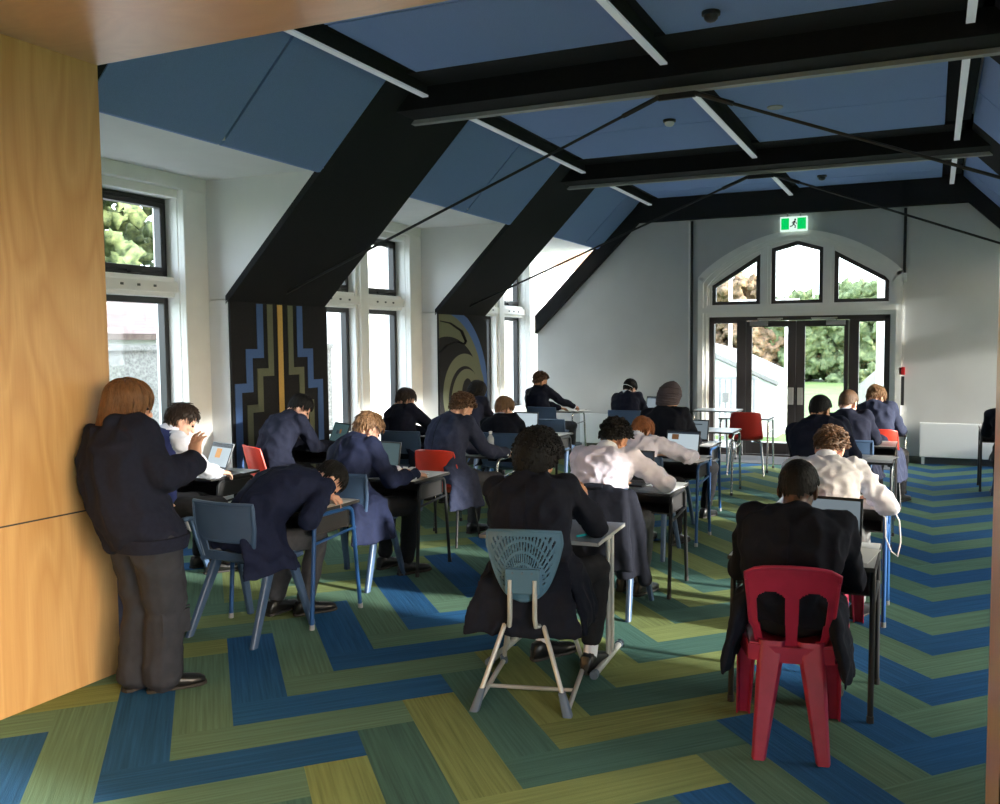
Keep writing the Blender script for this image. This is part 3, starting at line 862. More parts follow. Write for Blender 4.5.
# ---- slate blue one-piece plastic chair
def make_pp_chair():
    t = thing('school_chair', 'x', 'chair')
    zt = .79
    def bx(v): return .185 + .035 * min(1, v * 1.8)              # half width against height
    def bp(u, v):                                                # back surface, v 0 bottom .. 1 top
        w = bx(v); x = (u * 2 - 1) * w
        z = .465 + (zt - .465) * v
        y = -.165 - .055 * v + .035 * (1 - (u * 2 - 1) ** 2) * (-1 if v > .3 else -.4) + .02 * v * v
        return (x, y, z)
    def mask(u, v): return not (.16 < u < .84 and .13 < v < .335)
    m = MB(); m.sheet(bp, 28, 30, .012, mask); 
    obj('backrest', m, M['pp_blue'], t, True)
    rim = [bp(0, v / 14) for v in range(15)] + [bp(u / 10, 1) for u in range(1, 11)] + [bp(1, 1 - v / 14) for v in range(1, 15)]
    m = MB(); m.tube(rim, [.013] * len(rim), 8); obj('back_rim', m, M['pp_blue'], t, True)
    m = MB(); m.tube([bp(.14 + .72 * i / 10, .35 - .0 * abs(i - 5) / 5) for i in range(11)], .009, 8)
    m.tube([bp(.15, .35), bp(.02, .50)], .008, 6); m.tube([bp(.85, .35), bp(.98, .50)], .008, 6)
    obj('back_rib', m, M['pp_blue'], t, True)
    def sp(u, v):
        x = (u * 2 - 1) * (.195 + .015 * math.sin(v * 3.1)); y = -.175 + .40 * v
        z = .462 - .045 * math.sin(min(1, v * 1.3) * 3.14159) * (1 - .5 * (u * 2 - 1) ** 2) - .03 * max(0, v - .8) / .2
        return (x, y, z)
    m = MB(); m.sheet(sp, 16, 16, .014); obj('seat', m, M['pp_blue'], t, True)
    m = MB()
    for s in (-1, 1): m.tube([(s * .2, -.17, .455), (s * .212, 0, .435), (s * .205, .2, .44)], .018, 8)
    m.tube([(-.205, .2, .44), (.205, .2, .44)], .014, 8)
    obj('seat_rail', m, M['pp_blue'], t, True)
    for s in (-1, 1):
        obj('leg', leg_bar((s * .200, -.045, .45), (s * .245, -.245, .0), .020, .034, .016, .022), M['pp_blue'], t, False, .004)
        obj('leg', leg_bar((s * .200, .115, .44), (s * .245, .235, .0), .020, .030, .015, .020), M['pp_blue'], t, False, .004)
    return t

# ---- red shell chair on thin steel legs
def make_shell_chair(shell, legm):
    t = thing('shell_chair', 'x', 'chair')
    prof = [(-.235, .80), (-.225, .74), (-.20, .64), (-.175, .55), (-.165, .50), (-.14, .46), (-.08, .437), (.0, .432), (.08, .437), (.15, .447), (.19, .445), (.205, .425)]
    def sp(u, v):
        f = v * (len(prof) - 1); i = min(int(f), len(prof) - 2); q = f - i
        y = prof[i][0] * (1 - q) + prof[i + 1][0] * q; z = prof[i][1] * (1 - q) + prof[i + 1][1] * q
        a = u * 2 - 1; hw = .175 + .03 * min(1, v * 3.0) if v < .5 else .205
        e = abs(a) ** 4
        if v < .38: y += .045 * a * a + .02 * e
        else: z += .02 * e * (1 if v < .85 else .4)
        if v < .08: z -= .018 * e * (1 - v / .08)
        return (a * hw, y, z)
    m = MB(); m.sheet(sp, 20, 34, .009); s_ = obj('seat_shell', m, shell, t, True)
    rim = [sp(0, i / 30) for i in range(30, -1, -1)] + [sp(i / 12, 0) for i in range(1, 13)] + [sp(1, i / 30) for i in range(1, 31)]
    m = MB(); m.tube(rim, .009, 8); obj('rolled_rim', m, shell, t, True)
    for s in (-1, 1):
        obj('leg', MB().tube([(s * .10, -.09, .425), (s * .175, -.115, .425), (s * .195, -.13, .40), (s * .225, -.23, .0)], .011, 10), legm, t, True)
        obj('leg', MB().tube([(s * .10, .10, .422), (s * .165, .13, .422), (s * .185, .145, .40), (s * .215, .225, .0)], .011, 10), legm, t, True)
    m = MB(); m.tube([(-.11, -.09, .425), (-.11, .10, .422)], .011, 8); m.tube([(.11, -.09, .425), (.11, .10, .422)], .011, 8)
    obj('under_frame', m, legm, t, True)
    return t

# ---- shield-backed chair with fanned slots on a sled frame
def make_slot_chair():
    t = thing('slotted_chair', 'x', 'chair')
    def half(v):                                               # shield outline, v 0 bottom..1 top
        return .178 * min(1.0, (max(0, v) ** .34) * 1.06) * (1 - .04 * max(0, v - .8) / .2)
    def bp(u, v):
        a = u * 2 - 1; x = a * max(.012, half(v)); z = .498 + .328 * v - .012 * abs(a) ** 2 * v
        y = -.225 - .02 * v + .05 * a * a * half(v) / .175
        return (x, y, z)
    def mask(u, v):
        a = (u * 2 - 1) * half(v) / .175
        if not (.12 < v < .93) or abs(u * 2 - 1) > .86: return True
        if abs(a) < .50 and .14 < v < .47: return True            # bracket zone
        r = math.hypot(a, (v - .18) * 1.15); ang = math.atan2(a, v - .02)
        ring = (r * 5.2) % 1.0
        if ring < .24: return True
        return (ang * 10.5 / 1.0) % 1.0 > .42
    m = MB(); m.sheet(bp, 96, 66, .010, mask)
    obj('backrest', m, M['teal_plastic'], t, True)
    rim = [bp(0, 1 - i / 24) for i in range(25)] + [bp(1, i / 24) for i in range(25)] + [bp(1 - i / 12, 1) for i in range(1, 13)]
    m = MB(); m.tube(rim, .008, 8); obj('back_rim', m, M['teal_plastic'], t, True)
    m = MB(); m.sheet(lambda u, v: ((u - .5) * .16, -.235 - .008, .535 + .115 * v), 6, 6, .02)
    br = obj('back_bracket', m, M['teal_plastic'], t, False, .004)
    for q in (-.045, 0, .045):
        s_ = MB(); s_.tube([(q, -.252, .632), (q, -.256, .632)], .006, 8); obj('screw', s_, M['slate_cap'], br)
    def sp(u, v):
        a = u * 2 - 1
        return (a * (.20 - .02 * v), -.17 + .38 * v, .435 + .012 * a * a - .02 * max(0, v - .75) / .25)
    m = MB(); m.sheet(sp, 12, 12, .014); obj('seat', m, M['teal_plastic'], t, True)
    for s in (-1, 1):
        obj('back_post', MB().tube([(s * .058, -.247, .60), (s * .058, -.252, .42), (s * .062, -.245, .385), (s * .075, -.20, .375), (s * .085, -.10, .40), (s * .10, .05, .415)], .0115, 10), M['alu'], t, True)
        obj('leg', MB().tube([(s * .10, -.02, .415), (s * .09, -.18, .395), (s * .095, -.215, .37), (s * .212, -.30, .02)], .0115, 10), M['alu'], t, True)
        obj('leg', MB().tube([(s * .10, .02, .415), (s * .13, .10, .40), (s * .212, .30, .02)], .0115, 10), M['alu'], t, True)
        obj('floor_runner', MB().tube([(s * .213, -.29, .016), (s * .213, .30, .016)], .0125, 10), M['alu'], t, True)
        c = leg_bar((s * .185, -.28, .10), (s * .216, -.305, 0), .017, .017, .023, .026); obj('foot_cap', c, M['slate_cap'], t, True, .003)
        c = leg_bar((s * .213, .29, .05), (s * .213, .31, 0), .017, .017, .019, .022); obj('foot_cap', c, M['slate_cap'], t, True, .003)
    obj('cross_bar', MB().tube([(-.213, -.05, .018), (.213, -.05, .018)], .010, 10), M['alu'], t, True)
    return t

# ---- one-piece moulded garden-type chair
def make_monobloc():
    t = thing('plastic_chair', 'x', 'chair')
    def hw(v): return .155 + .03 * v if v > .28 else .135 + .0714 * v
    def bp(u, v):
        a = u * 2 - 1
        z = .435 + .352 * v - .02 * abs(a) ** 6 * (1 if v > .9 else 0) - .016 * a * a * v
        y = -.155 - .10 * v + .03 * a * a
        return (a * hw(v), y, z)
    def mask(u, v):
        a = (u * 2 - 1)
        for c in (-.48, .48):
            hx = .33
            if abs(a - c) < hx:
                top = .59 + .13 * math.sqrt(max(0, 1 - ((a - c) / hx) ** 2)) - .02
                bot = .055 - .03 * math.sqrt(max(0, 1 - ((a - c) / hx) ** 2)) + .03
                if bot < v < top: return False
        return True
    m = MB(); m.sheet(bp, 64, 56, .007, mask); obj('backrest', m, M['maroon'], t, True)
    rim = [bp(0, i / 14) for i in range(15)] + [bp(i / 10, 1) for i in range(1, 11)] + [bp(1, 1 - i / 14) for i in range(1, 15)]
    m = MB(); m.tube(rim, .008, 8); obj('back_rim', m, M['maroon'], t, True)
    def sp(u, v):
        a = u * 2 - 1; w = .165 + .035 * v
        return (a * w, -.165 + .39 * v, .435 + .012 * a * a - .01 * math.sin(v * 3.14) - .025 * max(0, v - .85) / .15)
    m = MB(); m.sheet(sp, 16, 16, .007); obj('seat', m, M['maroon'], t, True)
    ap = [(-.165, -.165), (-.06, -.185), (.06, -.185), (.165, -.165), (.20, 0), (.20, .2), (-.20, .2), (-.20, 0)]
    m = MB()
    def apf(u, v):
        n = len(ap); f = (u * n) % n; i = int(f) % n; q = f - int(f); a, b = ap[i], ap[(i + 1) % n]
        x, y = a[0] * (1 - q) + b[0] * q, a[1] * (1 - q) + b[1] * q
        return (x * 1.02, y, .44 - .065 * v)
    m.sheet(apf, 48, 3, .006); obj('apron', m, M['maroon'], t, True)
    def channel(x0, y0, z0, x1, y1, w0, w1, back):
        m = MB(); d = .028 * (1 if back > 0 else -1)
        def f(u, v):
            w = w0 + (w1 - w0) * v; a = u * 2 - 1
            px = x0 + (x1 - x0) * v; py = y0 + (y1 - y0) * v; pz = z0 * (1 - v)
            e = max(0, (abs(a) - .78) / .22)
            return (px + a * w * (1 if e == 0 else .98), py + d * e, pz)
        m.sheet(f, 12, 10, .006); return m
    for s in (-1, 1):
        obj('leg', channel(s * .075, -.175, .46, s * .125, -.275, .055, .026, 1), M['maroon'], t, True)
        obj('leg', channel(s * .178, .17, .44, s * .195, .20, .045, .028, -1), M['maroon'], t, True)
    return t

PROTO = {}
def chair(kind, x, y, rz, label, group=None):
    if kind not in PROTO:
        PROTO[kind] = {'pp': make_pp_chair, 'slot': make_slot_chair, 'mono': make_monobloc,
                       'red': lambda: make_shell_chair(M['red_shell'], M['black_metal']),
                       'redc': lambda: make_shell_chair(M['red_shell_dark'], M['chrome'])}[kind]()
        o = PROTO[kind]
    else:
        o = copy_tree(PROTO[kind])
    o.location = (x, y, 0); o.rotation_euler = (0, 0, R(rz)); o['label'] = label
    if group: o['group'] = group
    elif 'group' in o: del o['group']
    return o

# ---- exam desks
def make_desk(fm, topm, style):
    t = thing('exam_desk', 'x', 'desk')
    W, D, Z = .64, .48, .70
    m = MB(); m.box(-W / 2 + .004, W / 2 - .004, -.272, .236, Z - .018, Z); o = obj('desk_top', m, topm, t, False, .003)
    m = MB()
    for a in ((-W / 2, W / 2, -.275, -.270), (-W / 2, W / 2, .234, .239), (-W / 2, -W / 2 + .005, -.275, .239), (W / 2 - .005, W / 2, -.275, .239)): m.box(a[0], a[1], a[2], a[3], Z - .019, Z - .001)
    obj('edge_band', m, M['edge_dark'] if style != 'pedestal' else M['ext_grey'], t)
    if style == 'pedestal':
        for s in (-1, 1):
            x = s * .285
            for y in (.02, .095): obj('leg', MB().tube([(x, y, .03), (x, y, Z - .02)], .0125, 10), fm, t, True)
            obj('foot_bar', MB().tube([(x, -.22, .02), (x, .24, .02)], .018, 10, flat=.9), fm, t, True)
            for y in (-.23, .245):
                c = MB().tube([(x, y - .02, .02), (x, y + .02, .02)], .022, 10); obj('foot_cap', c, M['slate_cap'], t, True)
        m = MB(); m.box(-.285, .285, .03, .085, Z - .055, Z - .02); obj('top_rail', m, fm, t)
        return t
    for s in (-1, 1):
        x = s * (W / 2 - .012); rr = .013
        pts = [(x, -.24, 0), (x, -.195, Z - .09)]
        for k in range(1, 6):
            a = R(180 - 18 * k); pts.append((x, -.145 + .05 * math.cos(a), Z - .085 + .05 * math.sin(a)))
        for k in range(0, 6):
            a = R(90 - 18 * k); pts.append((x, .125 + .05 * math.cos(a), Z - .085 + .05 * math.sin(a)))
        pts += [(x, .24, 0)]
        f = obj('side_frame', MB().tube(pts, rr, 10, hint=V((1, 0, 0))), fm, t, True)
        obj('brace', MB().tube([(x, -.213, .50), (x, .20, .53)], .009, 8), fm, f, True)
        for y in (-.24, .24): obj('foot_cap', MB().tube([(x, y, 0), (x, y * .995, .03)], .0155, 10), M['edge_dark'] if style != 'blue' else M['flange'], f, True)
    if style != 'chrome':
      m = MB(); m.box(-W / 2 + .02, W / 2 - .02, -.17, .15, .545, .553); m.box(-W / 2 + .02, W / 2 - .02, .145, .153, .545, Z - .02); m.box(-W / 2 + .025, -W / 2 + .033, -.17, .15, .545, Z - .02); m.box(W / 2 - .033, W / 2 - .025, -.17, .15, .545, Z - .02)
      obj('book_tray', m, M['edge_dark'], t)
    m = MB(); m.tube([(-W / 2 + .012, .10, Z - .035), (W / 2 - .012, .10, Z - .035)], .01, 8); obj('cross_rail', m, fm, t, True)
    return t
DPROTO = {}
def desk(style, x, y, rz, label):
    """x = middle of the desk, y = middle of its feet"""
    if style not in DPROTO:
        fm = {'black': M['black_metal'], 'blue': M['blue_steel'], 'chrome': M['chrome'], 'pedestal': M['alu']}[style]
        DPROTO[style] = make_desk(fm, M['laminate_slate'] if style == 'pedestal' else M['laminate'], style); o = DPROTO[style]
    else: o = copy_tree(DPROTO[style])
    o.location = (x, y, 0); o.rotation_euler = (0, 0, R(rz)); o['label'] = label
    return o

# ---- laptops (built open, hinge along x, screen towards -y)
def laptop(x, y, rz, label, open_deg, scr, blocks=(), z=.7015, case='laptop', w=.31):
    t = thing('laptop', label, 'laptop', (x, y, z), R(rz))
    d = .215
    m = MB(); m.box(-w / 2, w / 2, -d, 0, 0, .014); obj('base', m, M[case], t, False, .003)
    m = MB()
    for r in range(5):
        for c in range(12):
            m.box(-w / 2 + .022 + c * (w - .044) / 12, -w / 2 + .022 + (c + .82) * (w - .044) / 12, -.03 - r * .019 - .015, -.03 - r * .019, .014, .0155)
    m.box(-.045, .045, -.2, -.14, .0138, .0146); obj('keyboard', m, M['keys'], t)
    a = R(open_deg - 90)
    Mx = Matrix.Translation((0, .002, .012)) @ Matrix.Rotation(-a, 4, 'X')
    m = MB(); m.box(-w / 2, w / 2, 0, .008, 0, .212, Mx); lid = obj('lid', m, M[case], t, False, .002)
    m = MB(); m.box(-w / 2 + .004, w / 2 - .004, -.0012, .0, .004, .208, Mx); obj('bezel', m, M['keys'], lid)
    m = MB(); ms = [M[scr]]
    m.box(-w / 2 + .012, w / 2 - .012, -.002, -.001, .020, .198, Mx)
    for (a0, a1, b0, b1, mm) in blocks:
        ms.append(M[mm]); m.mat(len(ms) - 1)
        m.box(-w / 2 + .012 + (w - .024) * a0, -w / 2 + .012 + (w - .024) * a1, -.0028, -.0018, .020 + .178 * b0, .020 + .178 * b1, Mx)
    obj('screen', m, ms, lid)
    return t

def paper(x, y, rz, label, w=.21, h=.297, z=.701, name='exam_paper', group=None):
    t = tag(obj(name, MB().box(-w / 2, w / 2, -h / 2, h / 2, 0, .002), M['paper'], None, False, 0, (x, y, z), R(rz)), label, 'paper', group)
    return t
def pen(x, y, rz, label, m, z=.7015, name='pen'):
    t = thing(name, label, 'pen', (x, y, z), R(rz))
    obj('barrel', MB().tube([(0, -.06, .006), (0, .05, .006)], .0055, 8), m, t, True)
    obj('tip', MB().tube([(0, .05, .006), (0, .068, .006)], [.005, .001], 8), M['keys'], t, True)
    return t
# ================================================================== PEOPLE
def rotz(a): return Matrix.Rotation(R(a), 3, 'Z')
def ik(S, T, l1, l2, pole):
    d = T - S; L = min(d.length, l1 + l2 - .004); L = max(L, abs(l1 - l2) + .02); dn = d.normalized()
    a = (l1 * l1 - l2 * l2 + L * L) / (2 * L); h = math.sqrt(max(0, l1 * l1 - a * a))
    p = pole - dn * pole.dot(dn); p.normalize()
    return S + dn * a + p * h, S + dn * L

def hand(mb, W, F, N, side, curl=25, k=1.0, spread=5):
    """palm, four unequal bent fingers, thumb from the side of the palm; side=+1 right hand"""
    F = F.normalized(); N = (N - F * N.dot(F)).normalized(); X = F.cross(N).normalized()      # X to the hand's right seen from the back
    t = -side                                                                               # thumb side along X
    pc = W + F * .045 * k
    mb.loft([mb.ell(W + F * q * k, X, N, wx * k, wz * k, 14, 2.6) for q, wx, wz in ((-.012, .026, .019), (.012, .030, .018), (.04, .038, .017), (.072, .041, .015), (.088, .037, .012))])
    for i, (o, L) in enumerate(((.030, .070), (.010, .080), (-.010, .074), (-.029, .058))):
        b = W + F * (.082 - .004 * abs(i - 1.3)) * k + X * (t * o * k)
        d = (F + X * t * (1.5 - i) * math.tan(R(spread))).normalized(); c = R(curl * (1 + .12 * i)); pts = [b - d * .01]; ang = 0
        for sgl in (.46, .30, .24):
            ang += c * .75
            pts.append(pts[-1] + (d * math.cos(ang) - N * math.sin(ang)) * (L * sgl * k + (.01 if len(pts) == 1 else 0)))
        for q in range(3): mb.capsule(pts[q], pts[q + 1], (.0092 - .0007 * q) * k, (.0086 - .0008 * q) * k, 8)
    b = W + F * .022 * k + X * (t * .026 * k); d = (F * .68 + X * t * .66 - N * .32).normalized()
    m_ = b + d * .042 * k; e = m_ + (d * .7 + F * .5 - N * .15).normalized() * .034 * k
    mb.capsule(b, m_, .0125 * k, .0105 * k, 8); mb.capsule(m_, e, .0100 * k, .0078 * k, 8)

HR = V((.081, .103, .093)); HC = V((0, -.006, .035))
def keep_hair(d, low=0.0):
    x, y, z = d
    if y > 0: return z > .58 * (y ** 1.1) - .06 - low * .3 * (1 - y)
    return z > -.70 * ((-y) ** .7) - .08 - low
def rdir(rnd):
    while True:
        v = V((rnd.uniform(-1, 1), rnd.uniform(-1, 1), rnd.uniform(-1, 1)))
        if .1 < v.length < 1: return v.normalized()
def epos(d, k=1.0): return HC + V((d.x * HR.x, d.y * HR.y, d.z * (HR.z if d.z > 0 else .135))) * k
def make_hair(style, rnd):
    m = MB(); low = {'crop': -.06, 'long': .25, 'bob': .3, 'afro': .14}.get(style, 0.0)
    thick = {'crop': 1.0, 'afro': 1.1}.get(style, 1.02)
    def cap(u, v):
        a = u * 2 * math.pi; t = R(90 - 165 * v)
        d = V((math.cos(t) * math.cos(a), math.cos(t) * math.sin(a), math.sin(t)))
        return epos(d, thick)
    def msk(u, v):
        a = u * 2 * math.pi; t = R(90 - 165 * v)
        return keep_hair(V((math.cos(t) * math.cos(a), math.cos(t) * math.sin(a), math.sin(t))), low)
    m.sheet(cap, 40, 26, .008, msk)
    crown = V((0, -.35, .93)).normalized()
    def lock(d, n, step, r, lift, tang=None, curl=0.0, fall=False):
        p = epos(d, thick); pts = [p]; rad = [r]
        tg = tang or (d - crown * d.dot(crown))
        if tang is None:
            tg = (d - crown); 
        tg = tg - d * tg.dot(d)
        if tg.length < .01: tg = V((rnd.uniform(-1, 1), rnd.uniform(-1, 1), 0)) - d * 0
        tg = (tg.normalized() + V((rnd.uniform(-1, 1), rnd.uniform(-1, 1), rnd.uniform(-1, 1))) * curl).normalized()
        cur = d.copy()
        for i in range(1, n):
            q = pts[-1] + tg * step
            if fall and (q.z < .02):
                q = pts[-1] + V((pts[-1].x * .25, pts[-1].y * .15, -1)).normalized() * step
                pts.append(q)
            else:
                e = V(((q.x - HC.x) / HR.x, (q.y - HC.y) / HR.y, (q.z - HC.z) / (HR.z if q.z > HC.z else .135))); L = e.length; e.normalize()
                pts.append(epos(e, thick + lift * i / n))
                tg = (pts[-1] - pts[-2]).normalized()
                tg = (tg + V((rnd.uniform(-1, 1), rnd.uniform(-1, 1), rnd.uniform(-1, 1))) * curl * .6).normalized()
                cur = e
            rad.append(r * (1 - .75 * (i / (n - 1)) ** 1.5))
        rad[0] = r * .7
        m.tube(pts, rad, 5, flat=.7)
    def scatter(N, fn, lw=None):
        c = 0
        while c < N:
            d = rdir(rnd)
            if keep_hair(d, low if lw is None else lw): fn(d); c += 1
    if style == 'short': scatter(230, lambda d: lock(d, 5, .013, .0085, .10 + .06 * rnd.random(), curl=.22))
    elif style == 'neat': scatter(230, lambda d: lock(d, 5, .014, .0085, .06, curl=.10))
    elif style == 'crop': scatter(200, lambda d: lock(d, 4, .007, .007, .035, curl=.15), -.10)
    elif style == 'messy': scatter(260, lambda d: lock(d, 5, .014, .0085, .20 * rnd.random() + .06, curl=.55))
    elif style == 'curly':
        def c_(d):
            p = epos(d, thick + .02 + .16 * rnd.random() * (1 if d.z > -.1 else .3)); ax, ay = frame_for(d); ph = rnd.uniform(0, 6.28); rr = rnd.uniform(.009, .015)
            n0 = d
            pts = [p + ax * rr * math.cos(ph + a) + n0 * (rr * math.sin(ph + a)) + ay * (.004 * a) for a in (0, .9, 1.8, 2.7, 3.6, 4.5)]
            m.tube(pts, [.004, .006, .0065, .0065, .006, .003], 5)
        scatter(330, c_)
    elif style == 'afro':
        def rad_(d): return 1.42 - .18 * max(0, -d.z - .05) - .12 * max(0, d.y) + .05 * mnoise.noise(d * 4)
        m.sheet(lambda u, v: HC + (V(cap(u, v)) - HC) * (1.33 if v < .62 else 1.33 - .5 * (v - .62)), 40, 30, .012, msk)
        def a_(d):
            p = epos(d, rad_(d) - .04); q = (d + rdir(rnd) * .6).normalized(); L = rnd.uniform(.010, .022)
            m.tube([p - d * .03, p + q * L * .5, p + q * L + rdir(rnd) * .004], [.013, .0095, .0035], 5)
        scatter(2300, a_, .16)
    elif style in ('long', 'bob'):
        n = 15 if style == 'long' else 12
        def l_(d):
            if d.y > .55: return
            lock(d, n if d.y < .2 else n - 3, .024 if style == 'long' else .019, .0125, .13, curl=.06, fall=True)
        scatter(300, l_, .0)
    return m

def make_turban():
    m = MB(); rings = []
    for i in range(26):
        f = i / 25; z = -.055 + .225 * f
        r = 1.10 * math.sqrt(max(.002, 1 - max(0, (f - .42) / .58) ** 2.0)) * (.92 + .10 * min(1, f * 3))
        rings.append([V((HC.x + .092 * r * math.cos(a) * (1 + .008 * math.sin(f * 40 + a)), HC.y - .008 + .112 * r * math.sin(a) * (1 + .008 * math.sin(f * 40 + a)), z + .035 * math.sin(a) * (1 - f) * 1.2 + .012 * math.cos(a) * f)) for a in [2 * math.pi * j / 30 for j in range(30)]])
    m.loft(rings)
    for q in range(5):                                        # wound folds
        f = .06 + q * .15; r = 1.095 * math.sqrt(max(.002, 1 - max(0, (f - .42) / .58) ** 2.0)) * (.92 + .10 * min(1, f * 3)); z = -.055 + .225 * f
        pts = [V((HC.x + .092 * r * math.cos(a), HC.y - .008 + .112 * r * math.sin(a), z + .035 * math.sin(a) * (1 - f) * 1.2 + .018 * math.sin(a * .5 + q))) for a in [2 * math.pi * j / 28 for j in range(29)]]
        m.tube(pts, .006, 6)
    return m

def shoe_mesh(A, fwd, up=V((0, 0, 1)), k=1.0):
    f = fwd.normalized(); up = (up - f * up.dot(f)).normalized(); x = f.cross(up); up_m, so_m = MB(), MB()
    base = A - up * .085 * k
    R_ = []
    for y, w, h in ((-.068, .022, .05), (-.055, .033, .082), (-.02, .037, .095), (.03, .038, .082), (.08, .043, .058), (.13, .046, .048), (.17, .040, .040), (.192, .022, .028)):
        R_.append(up_m.ell(base + f * y * k + up * (h / 2 + .008) * k, x, up, w * k, h / 2 * k, 14, 2.8))
    up_m.loft(R_)
    R_ = [so_m.ell(base + f * y * k + up * .008 * k, x, up, w * k, .009 * k, 12, 4) for y, w in ((-.073, .022), (-.058, .035), (-.02, .039), (.03, .038), (.08, .045), (.13, .049), (.175, .042), (.199, .022))]
    so_m.loft(R_)
    for q in range(4):                                        # lacing
        c = base + f * (.045 + q * .018) * k + up * (.078 - q * .0075) * k
        up_m.tube([c - x * .02 * k, c + up * .006 * k, c + x * .02 * k], .003 * k, 5)
    return up_m, so_m

def person(label, x, y, rz, head, hair=('short', 'h_dark'), skin='skin_fair', outfit='blazer', om='navy', tm='grey_trouser',
           pitch=35, yaw=0, roll=0, hands=None, feet=None, knees=None, hipz=.53, hem=.36, tailw=1.0, seed=1, near=False,
           bulge=.05, bw=1.0, collar=True, foot_dir=None, sock='sock_dark', hand_dir=None, curl=28, standing=False, hs=1.0, group='students sitting at exam desks',
           tails=(1, 1), palmN=None, armk=1.0, poles=None, nfl=(.5, .75), nk=.045, flap=0.0, strap=False):
    rnd = random.Random(seed)
    o = thing('person', label, 'person', (x, y, 0), R(rz), group)
    Rl = rotz(-rz)
    Ht = Rl @ (V(head) - V((x, y, 0)))
    Mh = Matrix.Rotation(R(yaw), 3, 'Z') @ Matrix.Rotation(R(-pitch), 3, 'X') @ Matrix.Rotation(R(roll), 3, 'Y')
    hc = Ht - (Mh @ (HC * hs) + V((0, 0, .100 * hs)))
    skull = hc + Mh @ V((0, -.030, -.055)) * hs
    nd = ((Mh @ V((0, 0, 1))) * .35 + V((0, nfl[0], nfl[1])) * .65).normalized()
    C7 = skull - nd * nk
    P = V((0, 0, hipz)); vv = C7 - P; back = V((0, -1, 0)); back = (back - vv.normalized() * back.dot(vv.normalized())).normalized()
    def sp(t):
        return P + vv * t + back * (bulge * math.sin(math.pi * max(0, min(1, t)) ** .9))
    def fr(t):
        u = (sp(t + .03) - sp(t - .03)).normalized(); r = V((1, 0, 0)) - u * u.x; r.normalize(); return r, u.cross(r).normalized(), u
    r1, f1, u1 = fr(.95)
    f1 = u1.cross(r1).normalized()
    S = {s: C7 - u1 * .050 + r1 * (s * .168 * bw) + f1 * .02 for s in (-1, 1)}
    hands = hands or {}; poles = poles or {}
    E, W = {}, {}
    for s in (-1, 1):
        T = V(hands.get(s, (s * .13, .40, .735))); pole = V(poles.get(s, (s * .42, -.35, -.85)))
        E[s], W[s] = ik(S[s], T, .275 * armk, .245 * armk, pole)
    feet = feet or {}; knees = knees or {}
    A = {s: V(feet.get(s, (s * .13, .36, .085))) for s in (-1, 1)}
    hip = {s: P + V((s * .088, 0, -.01)) for s in (-1, 1)}
    K = {s: V(knees.get(s, (s * .13, .41, .50))) for s in (-1, 1)}

    # ---- body: one continuous skin
    b = MB()
    b.loft([b.ell(sp(t), fr(t)[0], fr(t)[1], rx * bw, ry, 16) for t, rx, ry in ((-.05, .13, .10), (.2, .125, .09), (.5, .135, .095), (.8, .145, .085), (.95, .10, .065), (1.02, .055, .05))])
    b.capsule(C7 - nd * .03, skull + nd * .02, .056, .052)
    hm = lambda p: hc + Mh @ (V(p) * hs)
    def he(c, r, m=None): b.ellipsoid(hm(c), V(r) * hs, Mh if m is None else Mh @ m, 16, 10)
    he((0, -.006, .035), (.074, .096, .085)); he((0, -.040, -.020), (.058, .052, .062)); he((0, .030, -.040), (.058, .060, .078)); he((0, .062, -.088), (.032, .028, .024))
    he((0, .074, .018), (.050, .020, .014)); he((0, .088, -.066), (.024, .010, .010)); he((.036, .062, -.022), (.022, .022, .024)); he((-.036, .062, -.022), (.022, .022, .024))
    b.capsule(hm((0, .088, .008)), hm((0, .110, -.032)), .008 * hs, .0135 * hs, 8)
    for s in (-1, 1):
        he((s * .077, -.008, -.012), (.010, .022, .034), Matrix.Rotation(R(s * 18), 3, 'Z')); he((s * .074, .0, -.034), (.009, .010, .012))
        b.capsule(S[s], E[s], .046, .038); b.capsule(E[s], W[s], .038, .027)
        hd = V((hand_dir or {}).get(s, (-s * .30, .90, -.12))); N = V((palmN or {}).get(s, (s * .12, 0, 1)))
        hand(b, W[s] + hd.normalized() * .012, hd, N, s, curl if not isinstance(curl, dict) else curl.get(s, 28))
        b.capsule(hip[s], K[s], .06, .045); b.capsule(K[s], A[s] + V((0, 0, -.02)), .042, .03)
    me = voxmesh(b, .0055 if near else .0085, 3, [M[skin]])
    obj('body', me, M[skin], o)
    for s in (-1, 1):
        e = MB(); e.ellipsoid(hm((s * .031, .0835, .0)), V((.0105, .010, .0075)) * hs, Mh, 10, 8); obj('eye', e, M['eye'], o, True)

    if strap:
        sm = MB(); sm.tube([hm((.086 * math.cos(a) * 1.04, -.006 + .107 * math.sin(a) * 1.04, -.012 - .0 * a)) for a in [R(200 + 140 * i / 14) for i in range(15)]], .0035, 6); obj('mask_strap', sm, M['paper'], o, True)
    # ---- hair / turban
    hmx = Matrix.Translation(hc) @ Mh.to_4x4() @ Matrix.Scale(hs, 4)
    hm_ = make_turban() if hair[0] == 'turban' else make_hair(hair[0], rnd)
    hm_.v = [hmx @ p for p in hm_.v]
    obj('turban' if hair[0] == 'turban' else 'hair', hm_, M[hair[1]], o, True)

    # ---- upper clothing
    def torso(m, g, top=True, low=-.06):
        Rg = [(low, .172, .132), (.12, .170, .128), (.35, .170, .124), (.58, .186, .124), (.78, .196, .114), (.90, .165, .095), (.98, .10, .078), (1.03, .074, .068)]
        if not top: Rg = Rg[:-1]
        m.loft([m.ell(sp(t), fr(t)[0], fr(t)[1], (rx + g) * bw, ry + g, 24, 2.3) for t, rx, ry in Rg])
